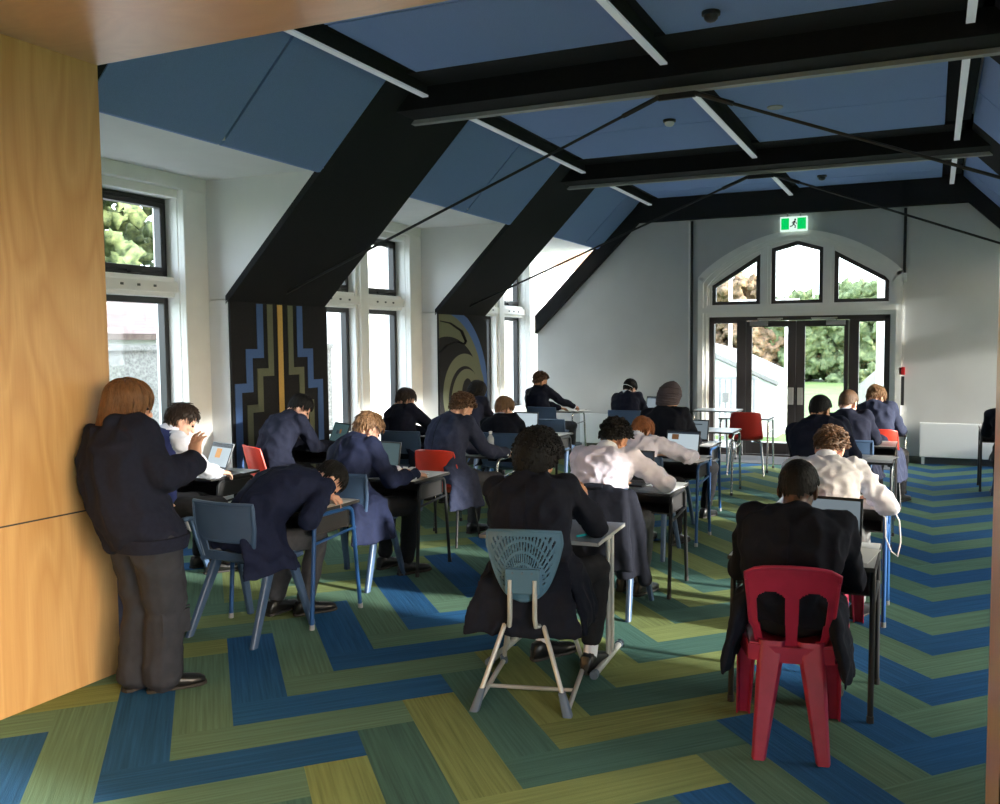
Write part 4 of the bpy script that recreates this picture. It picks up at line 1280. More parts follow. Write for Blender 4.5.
    def sleeves(m, g, cuff=.0, short=None):
        for s in (-1, 1):
            m.capsule(S[s] - r1 * (s * .05), S[s], .068 + g, .070 + g)
            m.capsule(S[s], E[s], .066 + g, .056 + g)
            d = (W[s] - E[s]); L = d.length; d.normalize(); end = (short if short else L - .012)
            m.capsule(E[s], E[s] + d * (end * .55), .056 + g, .054 + g); m.capsule(E[s] + d * (end * .5), E[s] + d * end, .053 + g, .043 + g)
    def coat_tails(m):
        for s in (-1, 1):
            if not tails[0 if s < 0 else 1]: continue
            w = tailw; q, _, _ = fr(.2)
            X, Y = V((1, 0, 0)), V((0, 1, 0)); c0 = sp(.22)
            m.loft([m.ell(c0 + q * (s * .125), X, Y, .05, .12, 14), m.ell(P + V((s * .185, -.01, .06)), X, Y, .045, .15, 14), m.ell(V((s * .225 * w, -.03, hipz - .06)), X, Y, .030, .17, 14),
                    m.ell(V((s * .250 * w, -.04, (hipz + hem) / 2 - .03)), X, Y, .022, .185, 14), m.ell(V((s * .262 * w, -.045, hem)), X, Y, .017, .195, 14)])
        m.loft([m.ell(sp(.25) + back * .06, V((1, 0, 0)), V((0, 1, 0)), .15, .05, 14, 2.5), m.ell(P + V((0, -.10, .05)), V((1, 0, 0)), V((0, 1, 0)), .19, .045, 14, 2.5), m.ell(P + V((0, -.115, -.02)), V((1, 0, 0)), V((0, 1, 0)), .20 , .032, 14, 2.5)])
        if flap:
            X, Y = V((1, 0, 0)), V((0, 1, 0))
            m.loft([m.ell(V((0, y_, z_)), X, Y, w_, t_, 18, 3) for y_, z_, w_, t_ in ((-.12, hipz + .10, .19, .04), (-.24, hipz + .02, .225, .034), (-.292, hipz - .05, .25, .018), (-.296, (hipz + hem) / 2 - .03, .262 * tailw, .013), (-.296, hem, .27 * tailw, .012))])
    vs = .010 if near else .0125
    if outfit in ('blazer', 'hoodie'):
        m = MB(); g = .012 if outfit == 'blazer' else .034
        torso(m, g); sleeves(m, 0.0 if outfit == 'blazer' else .018)
        m.loft([m.ell(C7 + nd * q, r1, f1, a, a * .92, 18) for q, a in ((-.03, .098), (.0, .086), (.026, .074))])
        if outfit == 'blazer' and not standing: coat_tails(m)
        if outfit == 'hoodie':
            m.ellipsoid(C7 - f1 * .085 - u1 * .075, (.125, .05, .075), None, 18, 12); m.capsule(C7 - f1 * .07 + r1 * .09 , C7 + f1 * .02 + r1 * .10, .04); m.capsule(C7 - f1 * .07 - r1 * .09, C7 + f1 * .02 - r1 * .10, .04)
            m.loft([m.ell(sp(t), V((1, 0, 0)), V((0, 1, 0)), rx, ry, 24, 2.4) for t, rx, ry in ((.55, .195, .145), (.40, .203, .155), (.22, .215, .168), (.08, .218, .172), (.0, .208, .165), (-.06, .195, .155))])
        me = voxmesh(m, vs, 5, [M[om]]); crease(me, .021 if near else .016, 9.5, seed, (1, 1, .75)); 
        oc = obj('blazer' if outfit == 'blazer' else 'hoodie', me, M[om], o)
        if outfit == 'blazer':
            sm = MB(); pts = [sp(t) + back * 0 - fr(t)[1] * ((.128 if t < .7 else .128 - .09 * (t - .7)) + .014) for t in (.05, .2, .35, .5, .65, .78, .88)]
            sm.tube(pts, .0022, 5); obj('back_seam', sm, M['navy_black'], oc, True)
            if collar:
                cm = MB(); cm.loft([cm.ell(C7 + nd * q, r1, f1, a, a * .95, 18) for q, a in ((-.01, .068), (.026, .066), (.034, .062))]); obj('shirt_collar', cm, M['shirt'], o, True)
            for s in (-1, 1):
                d = (W[s] - E[s]).normalized(); cm = MB(); cm.capsule(W[s] - d * .03, W[s] + d * .004, .037, .036, 12); obj('shirt_cuff', cm, M['shirt'], o, True)
        else:
            for s in (-1, 1):
                d = (W[s] - E[s]).normalized(); cm = MB(); cm.tube([W[s] - d * .05, W[s] - d * .02, W[s]], [.056, .052, .046], 14); obj('cuff', cm, M[om], oc, True)
            cm = MB(); cm.loft([cm.ell(sp(-.06) + V((0, 0, q)), V((1, 0, 0)), V((0, 1, 0)), a, a * .78, 26, 2.4) for q, a in ((.045, .216), (.02, .216), (-.02, .205))]); obj('hem_band', cm, M[om], oc, True)
    elif outfit in ('shirt', 'vest'):
        m = MB(); torso(m, .006 if outfit == 'shirt' else -.002, low=-.02); sleeves(m, .004 if outfit == 'shirt' else .0, short=.17 if outfit == 'shirt' and rnd.random() < 2 else None)
        m.ellipsoid(P + V((0, -.03, .10)), (.185, .15, .06), None, 20, 10)
        me = voxmesh(m, vs, 4, [M[om if outfit == 'shirt' else 'shirt']]); crease(me, .022, 12.0, seed, (1, .8, 1.1)); so = obj('shirt', me, M[om if outfit == 'shirt' else 'shirt'], o)
        cm = MB(); cm.loft([cm.ell(C7 + nd * q, r1, f1, a, a * .95, 20) for q, a in ((-.028, .086), (-.012, .083), (.034, .066), (.040, .062))]); obj('collar', cm, M['shirt'], so, True)
        if outfit == 'shirt':
            for s in (-1, 1):
                d = (W[s] - E[s]).normalized(); cm = MB(); cm.tube([E[s] + d * .135, E[s] + d * .155, E[s] + d * .195], [.055, .057, .054], 16); obj('rolled_cuff', cm, M[om], so, True)
        else:
            m = MB(); torso(m, .012, low=-.03)
            for s in (-1, 1): m.capsule(S[s] - r1 * (s * .085), S[s] - r1 * (s * .045), .070, .072)
            me = voxmesh(m, vs, 4, [M[om]]); crease(me, .007, 6, seed); obj('vest', me, M[om], o)

    # ---- trousers, socks, shoes
    m = MB(); big = 1.42 if standing else 1.0
    m.ellipsoid(P + V((0, -.005, -.005)), (.168 * bw * (1.05 if standing else 1), .128, .10), None, 20, 10)
    for s in (-1, 1):
        m.capsule(hip[s], K[s], .088 * big, .066 * big * 1.02)
        c = K[s] + (A[s] - K[s]) * .55; e = A[s] + (K[s] - A[s]).normalized() * ((.085 if sock == 'sock' else .035) if not standing else .0)
        m.capsule(K[s], c, .064 * big, .058 * big * 1.08); m.capsule(c, e, .058 * big * 1.05, .054 * big * (1.25 if standing else 1))
    me = voxmesh(m, vs, 4, [M[tm]]); crease(me, .012 if standing else .009, 7, seed + 3, (1, 1, 1.2)); tr = obj('trousers', me, M[tm], o)
    for s in (-1, 1):
        fd = V((foot_dir or {}).get(s, (s * .16, 1, 0)))
        c = MB(); c.capsule(A[s] + (K[s] - A[s]).normalized() * .07, A[s] + V((0, 0, -.02)), .040, .036, 12); obj('sock', c, M[sock], o, True)
        a_, b_ = shoe_mesh(A[s], fd); so_ = obj('shoe', a_, M['shoe'], o, True); obj('sole', b_, M['sole'], so_, True)
    return o, dict(P=P, sp=sp, S=S, E=E, W=W, C7=C7, hc=hc, Mh=Mh, tr=tr, A=A, K=K)
# ================================================================== WHO AND WHAT SITS WHERE
# --- column by the patterned panels (furthest left)
chair('pp', -5.10, 4.60, 0, 'slate blue plastic chair under the student in the blue vest', 'slate blue plastic chairs')
desk('black', -5.17, 5.14, 0, 'black framed exam desk with open laptop in front of the blue vest')
chair('red', -5.38, 6.12, -28, 'red shell chair in front of the stepped stripe panel', 'red shell chairs')
desk('black', -5.36, 6.90, -4, 'black framed exam desk beside the stepped stripe panel')
chair('pp', -4.97, 7.74, 2, 'slate blue plastic chair by the middle window, nearer of the two there', 'slate blue plastic chairs')
desk('black', -5.0, 8.22, 0, 'black framed exam desk in front of the student at the middle window')
chair('pp', -5.13, 9.17, 0, 'slate blue plastic chair behind the long haired student at the fern panel', 'slate blue plastic chairs')
desk('black', -5.1, 9.70, 0, 'black framed exam desk beside the spiral fern panel')
chair('pp', -4.97, 11.32, -6, 'slate blue plastic chair under the curly haired student by the far window', 'slate blue plastic chairs')
desk('chrome', -5.06, 11.95, -6, 'thin steel framed desk near the radiator in the far left corner')
# --- second column
chair('pp', -3.65, 3.95, -2, 'slate blue plastic chair nearest the standing person, student slumped forward on it', 'slate blue plastic chairs')
desk('blue', -3.635, 4.325, 0, 'blue framed exam desk with a student slumped over it')
chair('pp', -3.74, 5.10, 2, 'slate blue plastic chair behind the blue framed desk in the second row', 'slate blue plastic chairs')
desk('black', -3.70, 5.57, 1, 'black framed exam desk with a white eraser on its near right corner')
chair('red', -3.80, 6.44, 2, 'bright red shell chair on black legs in the middle of the left block', 'red shell chairs')
desk('chrome', -3.78, 6.98, 0, 'chrome framed exam desk carrying a clear water bottle')
chair('pp', -3.93, 7.92, 0, 'slate blue plastic chair under the student with the white collar and dark jumper', 'slate blue plastic chairs')
desk('black', -3.93, 8.66, 0, 'black framed exam desk with a dark laptop in front of the white collared student')
chair('pp', -4.15, 9.55, 4, 'empty slate blue plastic chair in front of the far radiator', 'slate blue plastic chairs')
chair('pp', -3.70, 11.10, 0, 'slate blue plastic chair nearest the end wall left of the arch', 'slate blue plastic chairs')
desk('black', -3.65, 11.85, 0, 'black framed exam desk with laptop against the end wall left of the arch')
# --- middle column
chair('slot', -1.76, 3.80, 14, 'teal chair with fanned slots and shield shaped back on a steel sled frame')
desk('pedestal', -1.825, 4.235, 4, 'slate topped desk on pale pedestal legs in front of the slotted chair')
chair('pp', -1.90, 5.19, 0, 'slate blue plastic chair with a dark blazer hung over its back', 'slate blue plastic chairs')
desk('black', -1.87, 5.73, 1, 'black framed exam desk in front of the chair with the hung blazer')
chair('pp', -2.12, 6.68, 0, 'slate blue plastic chair under the ginger haired student', 'slate blue plastic chairs')
desk('blue', -2.07, 7.26, 0, 'blue framed exam desk with a laptop showing a brown picture')
chair('pp', -2.25, 7.66, 0, 'slate blue plastic chair under the student in the turban', 'slate blue plastic chairs')
desk('blue', -2.23, 8.38, 0, 'blue framed exam desk in front of the student in the turban')
desk('chrome', -2.31, 9.78, 0, 'empty grey topped desk on chrome legs in front of the turban student')
chair('redc', -2.18, 11.24, 10, 'empty deep red shell chair facing the glass doors', 'red shell chairs')
desk('chrome', -2.24, 11.62, 0, 'empty grey topped desk behind the empty red chair')
desk('chrome', -2.88, 12.75, 0, 'empty grey topped desk against the side light of the doors')
# --- right column
chair('mono', -.535, 3.76, 10, 'crimson moulded plastic chair nearest the camera', 'crimson moulded chairs')
desk('black', -.53, 4.25, 0, 'black framed exam desk at the front of the right column')
chair('mono', -.56, 5.26, 4, 'crimson moulded plastic chair under the student in the white shirt', 'crimson moulded chairs')
desk('blue', -.545, 5.66, 0, 'blue framed exam desk with a white cable hanging off it')
chair('pp', -.70, 7.12, 0, 'slate blue plastic chair under the short haired student third in the right column', 'slate blue plastic chairs')
desk('chrome', -.60, 7.80, 0, 'chrome framed exam desk with white papers on its right corner')
chair('pp', -.70, 8.46, 0, 'slate blue plastic chair under the crop haired student fourth in the right column', 'slate blue plastic chairs')
desk('black', -.62, 8.98, 0, 'black framed exam desk hidden behind the crop haired student')
chair('red', -.50, 9.52, 2, 'red shell chair partly covered by a grey navy blazer near the doors', 'red shell chairs')
desk('chrome', -.56, 10.14, 0, 'chrome framed exam desk closest to the right radiator')
# --- far right
desk('black', .82, 11.06, 0, 'black framed exam desk at the right edge in front of the radiator')
chair('pp', .86, 10.32, 0, 'slate blue plastic chair at the right edge, half hidden by the post', 'slate blue plastic chairs')

# ---------------------------------------------------------------- people
p0, J0 = person('person standing against the plywood wall in a navy hoodie and baggy charcoal trousers', -3.475, 3.06, -14, (-3.605, 3.10, 1.525),
    ('bob', 'h_bob'), 'skin_fair', 'hoodie', 'hoodie', 'cargo', pitch=14, yaw=-22, roll=2, standing=True, hipz=.76, bulge=.05, near=True, group=None,
    hands={1: (.066, .233, 1.10), -1: (-.14, .10, .90)}, poles={1: (.5, 0, -.85), -1: (-.6, -.6, -.2)}, armk=.93, nk=.07,
    hand_dir={1: (-.18, .10, .95), -1: (.4, .4, -.7)}, palmN={1: (.2, -1, .1), -1: (-1, .3, 0)}, curl={1: 24, -1: 20},
    feet={-1: (-.075, -.03, .085), 1: (.055, .03, .085)}, knees={-1: (-.075, .01, .42), 1: (.07, .05, .42)}, foot_dir={-1: (-.15, 1, 0), 1: (.42, 1, 0)}, seed=3, hs=1.0, nfl=(.12, 1))
pk = MB(); 
for (zz, h) in ((.40, .11),):
    pk.loft([pk.ell(V((.138, .06, zz - h + q)), V((0, 1, 0)), V((1, 0, 0)), .075, th, 12, 4) for q, th in ((0, .008), (.02, .016), (h - .03, .016), (h, .010))])
obj('cargo_pocket', pk, M['cargo'], J0['tr'], True)
pk = MB(); pk.tube([(.143, -.01, .415), (.155, .06, .41), (.143, .13, .415)], .005, 6); obj('pocket_flap', pk, M['cargo'], J0['tr'], True)

person('seated student in a blue knitted vest and white shirt sleeves at the left window', -5.10, 4.58, -22, (-4.97, 4.74, 1.27), ('messy', 'h_dark'), 'skin_fair', 'vest', 'vest', 'black_trouser',
    pitch=32, yaw=-14, hands={1: (.14, .40, .745), -1: (-.12, .42, .745)}, seed=4, near=True, poles={1: (1, -.2, -.5)})
person('student in a dark navy blazer leaning to a laptop in front of the stripe panel', -5.33, 6.10, -20, (-5.24, 6.37, 1.24), ('neat', 'h_black'), 'skin_fair', 'blazer', 'navy', 'black_trouser',
    pitch=40, yaw=-26, hands={1: (.06, .54, .745), -1: (-.16, .54, .745)}, seed=5, collar=False, near=True, bulge=.08, hem=.42)
person('student slumped over the blue desk with the head down on folded arms', -3.66, 3.93, -14, (-3.42, 4.43, .955), ('neat', 'h_black'), 'skin_fair', 'blazer', 'navy_b', 'grey_trouser',
    pitch=72, yaw=-35, roll=-25, hands={1: (.19, .30, .655), -1: (.08, .50, .735)}, seed=6, collar=False, near=True, bulge=.14, hem=.40, hand_dir={1: (-.4, 1, -.1), -1: (1, .15, 0)}, poles={1: (.5, -.7, -.4), -1: (-1, -.2, 0)},
    feet={1: (.0, .40, .085), -1: (-.16, .30, .085)}, foot_dir={1: (.35, 1, 0)}, nfl=(.9, .25), tails=(0, 1), tailw=1.22)
person('student with light brown tousled hair in a navy blazer behind the blue framed desk', -3.74, 5.08, -18, (-3.72, 5.26, 1.20), ('messy', 'h_lbrown'), 'skin_fair', 'blazer', 'navy_b', 'black_trouser',
    pitch=36, yaw=-10, seed=7, collar=False, near=True, bulge=.075, bw=.93, hem=.33, tails=(0, 1), tailw=1.12, hands={1: (.20, .40, .735), -1: (-.08, .45, .735)})
person('student with short brown hair in a navy blazer at the middle window', -4.97, 7.72, -20, (-5.05, 7.80, 1.228), ('short', 'h_dark'), 'skin_fair', 'blazer', 'navy', 'black_trouser', pitch=32, yaw=-12, seed=8, collar=False, hem=.45)
person('student with curly brown hair in a greyish navy blazer on the bright red chair', -3.74, 6.44, -20, (-3.70, 6.60, 1.25), ('curly', 'h_brown'), 'skin_fair', 'blazer', 'navy_grey', 'grey_trouser',
    pitch=38, yaw=-8, seed=9, collar=False, near=True, bulge=.08, bw=1.06, hem=.32, tails=(0, 1), hands={1: (.24, .42, .735), -1: (-.08, .45, .735)})
person('student with long black hair in a navy blazer beside the fern panel', -5.02, 9.15, -16, (-5.0, 9.28, 1.25), ('long', 'h_black'), 'skin_tan', 'blazer', 'navy', 'black_trouser', pitch=30, yaw=-14, seed=10, hem=.45)
person('student with neat fair brown hair, white collar and dark jumper behind the water bottle', -3.93, 7.90, -8, (-3.98, 7.96, 1.155), ('neat', 'h_lbrown'), 'skin_fair', 'blazer', 'navy_black', 'black_trouser', pitch=26, yaw=-16, seed=11, hem=.45)
person('student with bushy curly hair in a navy blazer near the far left corner', -5.02, 11.30, -26, (-5.10, 11.35, 1.275), ('curly', 'h_brown'), 'skin_tan', 'blazer', 'navy', 'grey_trouser', pitch=22, yaw=-14, seed=12, collar=False, hem=.45, hands={1: (.2, .46, .735)})
person('student with a large black afro in a black navy blazer on the slotted chair', -1.79, 3.90, 13, (-1.84, 4.06, 1.215), ('afro', 'h_black'), 'skin_tan', 'blazer', 'navy_black', 'black_trouser',
    pitch=26, yaw=-21, seed=13, near=True, bulge=.05, bw=1.05, hem=.32, tailw=1.08, flap=1, hands={1: (.17, .34, .80), -1: (-.06, .43, .735)}, hand_dir={1: (.12, .33, .9)}, palmN={1: (.7, -.6, .2)}, curl={1: 20, -1: 28}, sock='sock',
    feet={-1: (-.004, .206, .12), 1: (.249, .168, .085)}, knees={-1: (-.06, .41, .50), 1: (.276, .306, .50)}, foot_dir={-1: (.885, .72, .06), 1: (.28, .96, 0)}, poles={1: (.9, -.5, -.8), -1: (-.9, -.5, -.6)})
person('student in a creased white shirt with dark curly hair, blazer hung on the chair behind', -1.92, 5.18, -6, (-1.89, 5.40, 1.178), ('curly', 'h_black'), 'skin_tan', 'shirt', 'shirt_pink', 'lt_grey_trouser',
    pitch=40, yaw=-14, seed=14, near=True, bulge=.08, bw=1.05, hands={1: (.24, .46, .735), -1: (-.10, .44, .735)}, feet={-1: (.0, .34, .11), 1: (.12, .36, .085)}, poles={1: (1, -.25, -.35)}, sock='skin_tan')
person('student in a white shirt with ginger hair bent low over a laptop', -2.12, 6.70, -8, (-2.18, 6.90, 1.075), ('short', 'h_ginger'), 'skin_fair', 'shirt', 'shirt_pink', 'black_trouser',
    pitch=48, yaw=-10, seed=15, near=True, bulge=.10, hands={1: (.26, .46, .735), -1: (-.10, .46, .735)}, poles={1: (1, -.25, -.35)})
person('student in a navy blazer with black hair and a mask strap facing the end wall', -3.72, 11.12, -10, (-3.74, 11.28, 1.205), ('neat', 'h_black'), 'skin_fair', 'blazer', 'navy', 'black_trouser', pitch=34, yaw=-12, seed=16, hem=.45, strap=True)
person('student in a brown turban and dark navy blazer in the middle column', -2.24, 7.86, -8, (-2.25, 7.94, 1.285), ('turban', 'turban'), 'skin_tan', 'blazer', 'navy_black', 'black_trouser', pitch=20, yaw=-18, seed=17, collar=False, hem=.45, bw=1.04, feet={1: (.2, .42, .085)}, knees={1: (.26, .46, .48)})
person('student with rounded black hair and dark navy blazer on the nearest crimson chair', -.54, 3.78, 2, (-.525, 3.90, 1.172), ('crop', 'h_black'), 'skin_dark', 'blazer', 'navy_black', 'black_trouser',
    pitch=24, yaw=-6, seed=18, collar=False, near=True, bulge=.06, bw=1.08, hem=.30, tails=(1, 1), tailw=.93, hands={1: (.17, .36, .735), -1: (-.15, .36, .735)}, poles={1: (.45, -.5, -.9), -1: (-.45, -.5, -.9)})
person('student in a crisp white shirt with curly brown hair in the right column', -.56, 5.22, -6, (-.55, 5.50, 1.158), ('curly', 'h_brown'), 'skin_fair', 'shirt', 'shirt', 'lt_grey_trouser',
    pitch=42, yaw=-8, seed=19, near=True, bulge=.08, bw=1.06, hands={1: (.19, .42, .735), -1: (-.12, .44, .735)}, poles={1: (.7, -.3, -.55)})
person('student with short black hair and broad navy blazer third in the right column', -.72, 7.14, -4, (-.835, 7.42, 1.255), ('crop', 'h_black'), 'skin_tan', 'blazer', 'navy', 'black_trouser', pitch=22, yaw=-22, seed=20, collar=False, hem=.45, bw=1.12, bulge=.07)
person('student with cropped fair brown hair in a navy blazer fourth in the right column', -.66, 8.48, -8, (-.712, 8.56, 1.24), ('crop', 'h_brown'), 'skin_fair', 'blazer', 'navy', 'black_trouser', pitch=26, yaw=-14, seed=21, hem=.45, bw=1.05)
person('student with wavy fair hair in a long grey navy blazer nearest the doors', -.50, 9.50, -14, (-.525, 9.62, 1.235), ('messy', 'h_lbrown'), 'skin_fair', 'blazer', 'navy_grey', 'grey_trouser', pitch=40, yaw=-14, seed=22, collar=False, hem=.28, bw=1.10, bulge=.08, tails=(0, 1), tailw=1.0)
person('student in dark clothes at the right edge beside the post', .84, 10.32, 4, (.72, 10.42, 1.18), ('short', 'h_brown'), 'skin_fair', 'blazer', 'navy_black', 'black_trouser', pitch=36, yaw=0, seed=23, hem=.42, hands={-1: (-.20, .42, .735)})

# the blazer hung over the chair back
t = thing('hung_blazer', 'dark navy blazer draped over the back of a slate blue chair', 'blazer', (-1.905, 4.985, -.03))
m = MB(); X, Y = V((1, 0, 0)), V((0, 1, 0))
m.loft([m.ell(V((cx, cy, z)), X, Y, w, d, 20, 3.2) for cx, cy, z, w, d in ((0, -.03, .835, .20, .012), (0, -.03, .82, .235, .035), (.0, -.035, .74, .25, .05), (.01, -.04, .62, .25, .05), (.02, -.04, .50, .25, .045), (.03, -.045, .38, .245, .035), (.04, -.045, .335, .24, .028))])
m.capsule((-.23, -.03, .76), (-.255, -.02, .42), .055, .045); m.capsule((.235, .02, .77), (.275, .12, .50), .055, .05); m.capsule((.275, .12, .50), (.285, .17, .24), .05, .044)
m.capsule((-.12, -.03, .825), (.12, -.03, .825), .03); m.loft([m.ell(V((.2, y, z)), X, Y, .06, .10, 14) for y, z in ((.02, .76), (.06, .6), (.09, .42), (.10, .27))])
me = voxmesh(m, .009, 4, [M['navy_black']]); crease(me, .016, 6, 31, (1, 1, .6)); obj('cloth', me, M['navy_black'], t)
m = MB(); m.tube([(-.09, -.055, .845), (0, -.075, .84), (.09, -.055, .845)], .016, 8); obj('collar', m, M['navy_black'], t, True)

# dark box seat seen behind the standing person's legs
t = thing('box_seat', 'dark navy box shaped seat behind the standing person', 'seat', (-4.28, 3.70, 0), R(-14))
obj('body', MB().box(-.17, .15, -.2, .2, .03, .44), M['navy_seat'], t, False, .015)
obj('cushion', MB().box(-.175, .155, -.205, .205, .44, .50), M['navy_seat'], t, False, .02)
obj('base', MB().box(-.15, .13, -.18, .18, 0, .03), M['edge_dark'], t)

# ---------------------------------------------------------------- things on the desks
laptop(-5.16, 5.22, -16, 'silver laptop with a pale page and orange block in front of the blue vest', 112, 'scr_pale', ((.0, 1, .86, 1, 'scr_bar'), (.30, .56, .38, .80, 'scr_orange')), case='laptop_grey')
laptop(-5.37, 7.02, -24, 'dark laptop with a dark page beside the stripe panel', 112, 'scr_dark', ((.30, .44, .42, .62, 'scr_bar'), (.50, .62, .46, .70, 'scr_brown')))
laptop(-3.93, 5.72, -6, 'dark laptop in front of the student with tousled light brown hair', 100, 'scr_dark')
laptop(-4.12, 8.74, -4, 'dark edged laptop in front of the white collared student', 95, 'scr_pale')
laptop(-3.60, 11.95, -12, 'open laptop with a grey screen against the end wall', 100, 'scr_blue', ((0, 1, .9, 1, 'scr_bar'),))
laptop(-1.93, 5.86, -4, 'dark laptop in front of the dark curly haired student in white', 98, 'scr_bar')
laptop(-1.98, 7.36, -6, 'laptop showing a page with a round brown picture', 105, 'scr_pale', ((0, 1, .9, 1, 'scr_bar'), (.14, .36, .62, .88, 'scr_brown')))
laptop(-2.16, 8.46, -8, 'laptop with a pale blue screen in front of the turban student', 100, 'scr_blue', ((.1, .8, .78, .84, 'scr_bar'),))
laptop(-.45, 4.40, -4, 'laptop with a thick black frame at the front of the right column', 98, 'scr_blue')
paper(-5.02, 5.08, -20, 'white exam paper beside the silver laptop')
paper(-4.93, 5.25, 8, 'folded white sheet on the far right corner of the vest student desk', .20, .2)
pen(-5.0, 5.15, -50, 'dark pen lying on the exam paper by the silver laptop', M['keys'], .7035)
paper(-5.14, 6.80, -14, 'white paper beside the dark laptop near the stripe panel')
paper(-3.46, 4.36, -18, 'white exam paper under the slumped student')
paper(-3.52, 5.42, 10, 'white exam paper beside the eraser')
t = tag(obj('eraser', MB().box(-.028, .028, -.011, .011, 0, .014), M['paper'], None, False, .003, (-3.47, 5.60, .7005), R(25)), 'small white eraser on the black framed desk', 'eraser')
paper(-3.55, 6.95, 0, 'white exam paper beside the water bottle')
paper(-3.74, 8.55, 5, 'white sheet on the desk of the white collared student')
paper(-1.66, 5.66, -10, 'white exam paper under the arm of the creased white shirt')
paper(-1.82, 7.14, -10, 'white exam paper in front of the ginger haired student')
paper(-2.02, 8.30, 6, 'loose white papers beside the pale blue laptop')
paper(-.33, 4.20, -8, 'white exam paper by the right elbow of the student nearest the camera')
paper(-.38, 7.82, -12, 'white exam papers on the chrome desk in the right column')
paper(-.36, 5.55, -6, 'white exam paper under the forearm of the crisp white shirt')
paper(-4.72, 11.86, -20, 'white paper on the desk in the far left corner')
pen(-1.60, 4.105, -28, 'cyan pen on the slate topped desk', M['cyan'])
t = thing('water_bottle', 'clear plastic water bottle on the chrome desk', 'bottle', (-3.575, 6.86, .7005))
m = MB(); Rg = ((0, .028), (.006, .032), (.05, .032), (.055, .030), (.06, .032), (.10, .032), (.105, .030), (.11, .032), (.15, .031), (.172, .016), (.19, .013))
m.loft([m.ell(V((0, 0, z)), X, Y, r, r, 18) for z, r in Rg]); obj('bottle_body', m, M['bottle'], t, True)
m = MB(); m.loft([m.ell(V((0, 0, z)), X, Y, r, r, 18) for z, r in ((.188, .0155), (.206, .0155), (.208, .013))]); obj('cap', m, M['paper'], t, True)
m = MB(); m.tube([(-.36, 5.40, .702), (-.28, 5.385, .70), (-.235, 5.375, .66), (-.232, 5.37, .55), (-.20, 5.36, .47), (-.165, 5.37, .44), (-.15, 5.39, .52), (-.16, 5.41, .64), (-.19, 5.42, .70), (-.22, 5.43, .702)], .0045, 8)
tag(obj('charging_cable', m, M['cable'], None, True), 'white charging cable looping off the right desk', 'cable')
# ================================================================== OUTSIDE
struct('ground', MB().box(-90, 60, 13.35, 140, -.4, -.12).box(-90, -6.66, -40, 13.4, -.4, -.12).box(2.95, 60, -40, 13.4, -.4, -.12), M['lawn'])
struct('bounce_paving', MB().box(-9.99, -6.63, -10, 30, -.13, -.05), M['bounce_paving'])  # added pale ground strip, bounces skylight up through the left windows onto the ceiling
struct('path', MB().box(-4.5, .5, 13.3, 15.6, -.13, -.06), M['ext_grey'])

def bush(name, lab, cat, x, y, w, d, h, m, seed, group=None, z=-.15, n=90, trunk=0.0, fine=1.0):
    t = thing(name, lab, cat, (x, y, z), 0, group); rnd = random.Random(seed)
    b = MB()
    for i in range(n):
        a = rnd.uniform(0, 2 * math.pi); q = rnd.random() ** .5; hz = trunk + (h - trunk) * rnd.random() ** .8
        k = 1 - .55 * max(0, (hz - trunk) / (h - trunk) - .4)
        px, py = q * w / 2 * math.cos(a) * k, q * d / 2 * math.sin(a) * k
        rr = rnd.uniform(.07, .26) * min(h, 3) * fine ** .5
        b.ellipsoid((px, py, hz), (rr, rr, rr * .85), Matrix.Rotation(rnd.uniform(0, 3), 3, 'Y'), 9, 6)
    me = voxmesh(b, max(.10, min(w, h) / 26 * fine), 1, [m]); crease(me, .38, 2.6, seed, (1, 1, 1), False); crease(me, .20, 8.0, seed + 5, (1, 1, 1), False)
    obj('foliage', me, m, t)
    tr = MB(); tr.tube([(0, 0, 0), (.05, 0, h * .55)], [.16, .06] if h > 3 else [.07, .03], 8); obj('trunk', tr, M['trunk'], t, True)
for i in range(9):
    x = -22 + i * 3.3
    bush('hedge_shrub', 'green hedge shrub at the far edge of the lawn', 'shrub', x, 42 + (i % 2) * .8, 4.6, 3.2, 4.2 + .5 * math.sin(i * 2.1), M['hedge_red'] if i in (3, 4) else M['hedge'], 40 + i, 'hedge beyond the lawn', -.15, 300, 0, .45)
for i, (x, y, w, h, lab) in enumerate(((-17.5, 11.0, 6.5, 11, 'bushy evergreen tree outside the near left window'), (-19.5, 18.5, 8, 11.5, 'pale green tree farther along outside the near left window'), (-22, 14.6, 6, 12, 'tall tree rising between the two evergreens outside'))):
    bush('evergreen_tree', lab, 'tree', x, y, w, w, h, M['conifer'], 60 + i, None, -.15, 480, .8, .28)
# outbuilding and wall outside the near left window
struct('garden_wall', MB().box(-10.2, -10, 4.0, 13.0, -.12, 1.62).box(-10.25, -9.95, 4.0, 13.0, 1.62, 1.70), M['pebble'])
t = thing('outbuilding', 'small white outbuilding with pinkish tiled roof beyond the pebbled wall', 'building', (-13.6, 10.3, -.12))
obj('wall', MB().box(-1.5, 1.5, -1.55, 1.6, 0, 2.1), M['ext_white'], t)
m = MB(); m.prism([(1.7, 1.9), (1.75, 2.0), (.2, 3.0), (0, 3.0), (-1.7, 2.0), (-1.7, 1.9)], 'y', -1.5, 1.7); obj('roof', m, M['rooftile'], t)
m = MB(); m.prism([(1.8, 1.88), (1.84, 2.02), (.15, 3.10), (-.15, 3.10), (-1.8, 2.0), (-1.8, 1.88)], 'y', -1.72, -1.5); obj('gable_board', m, M['ext_white'], t)
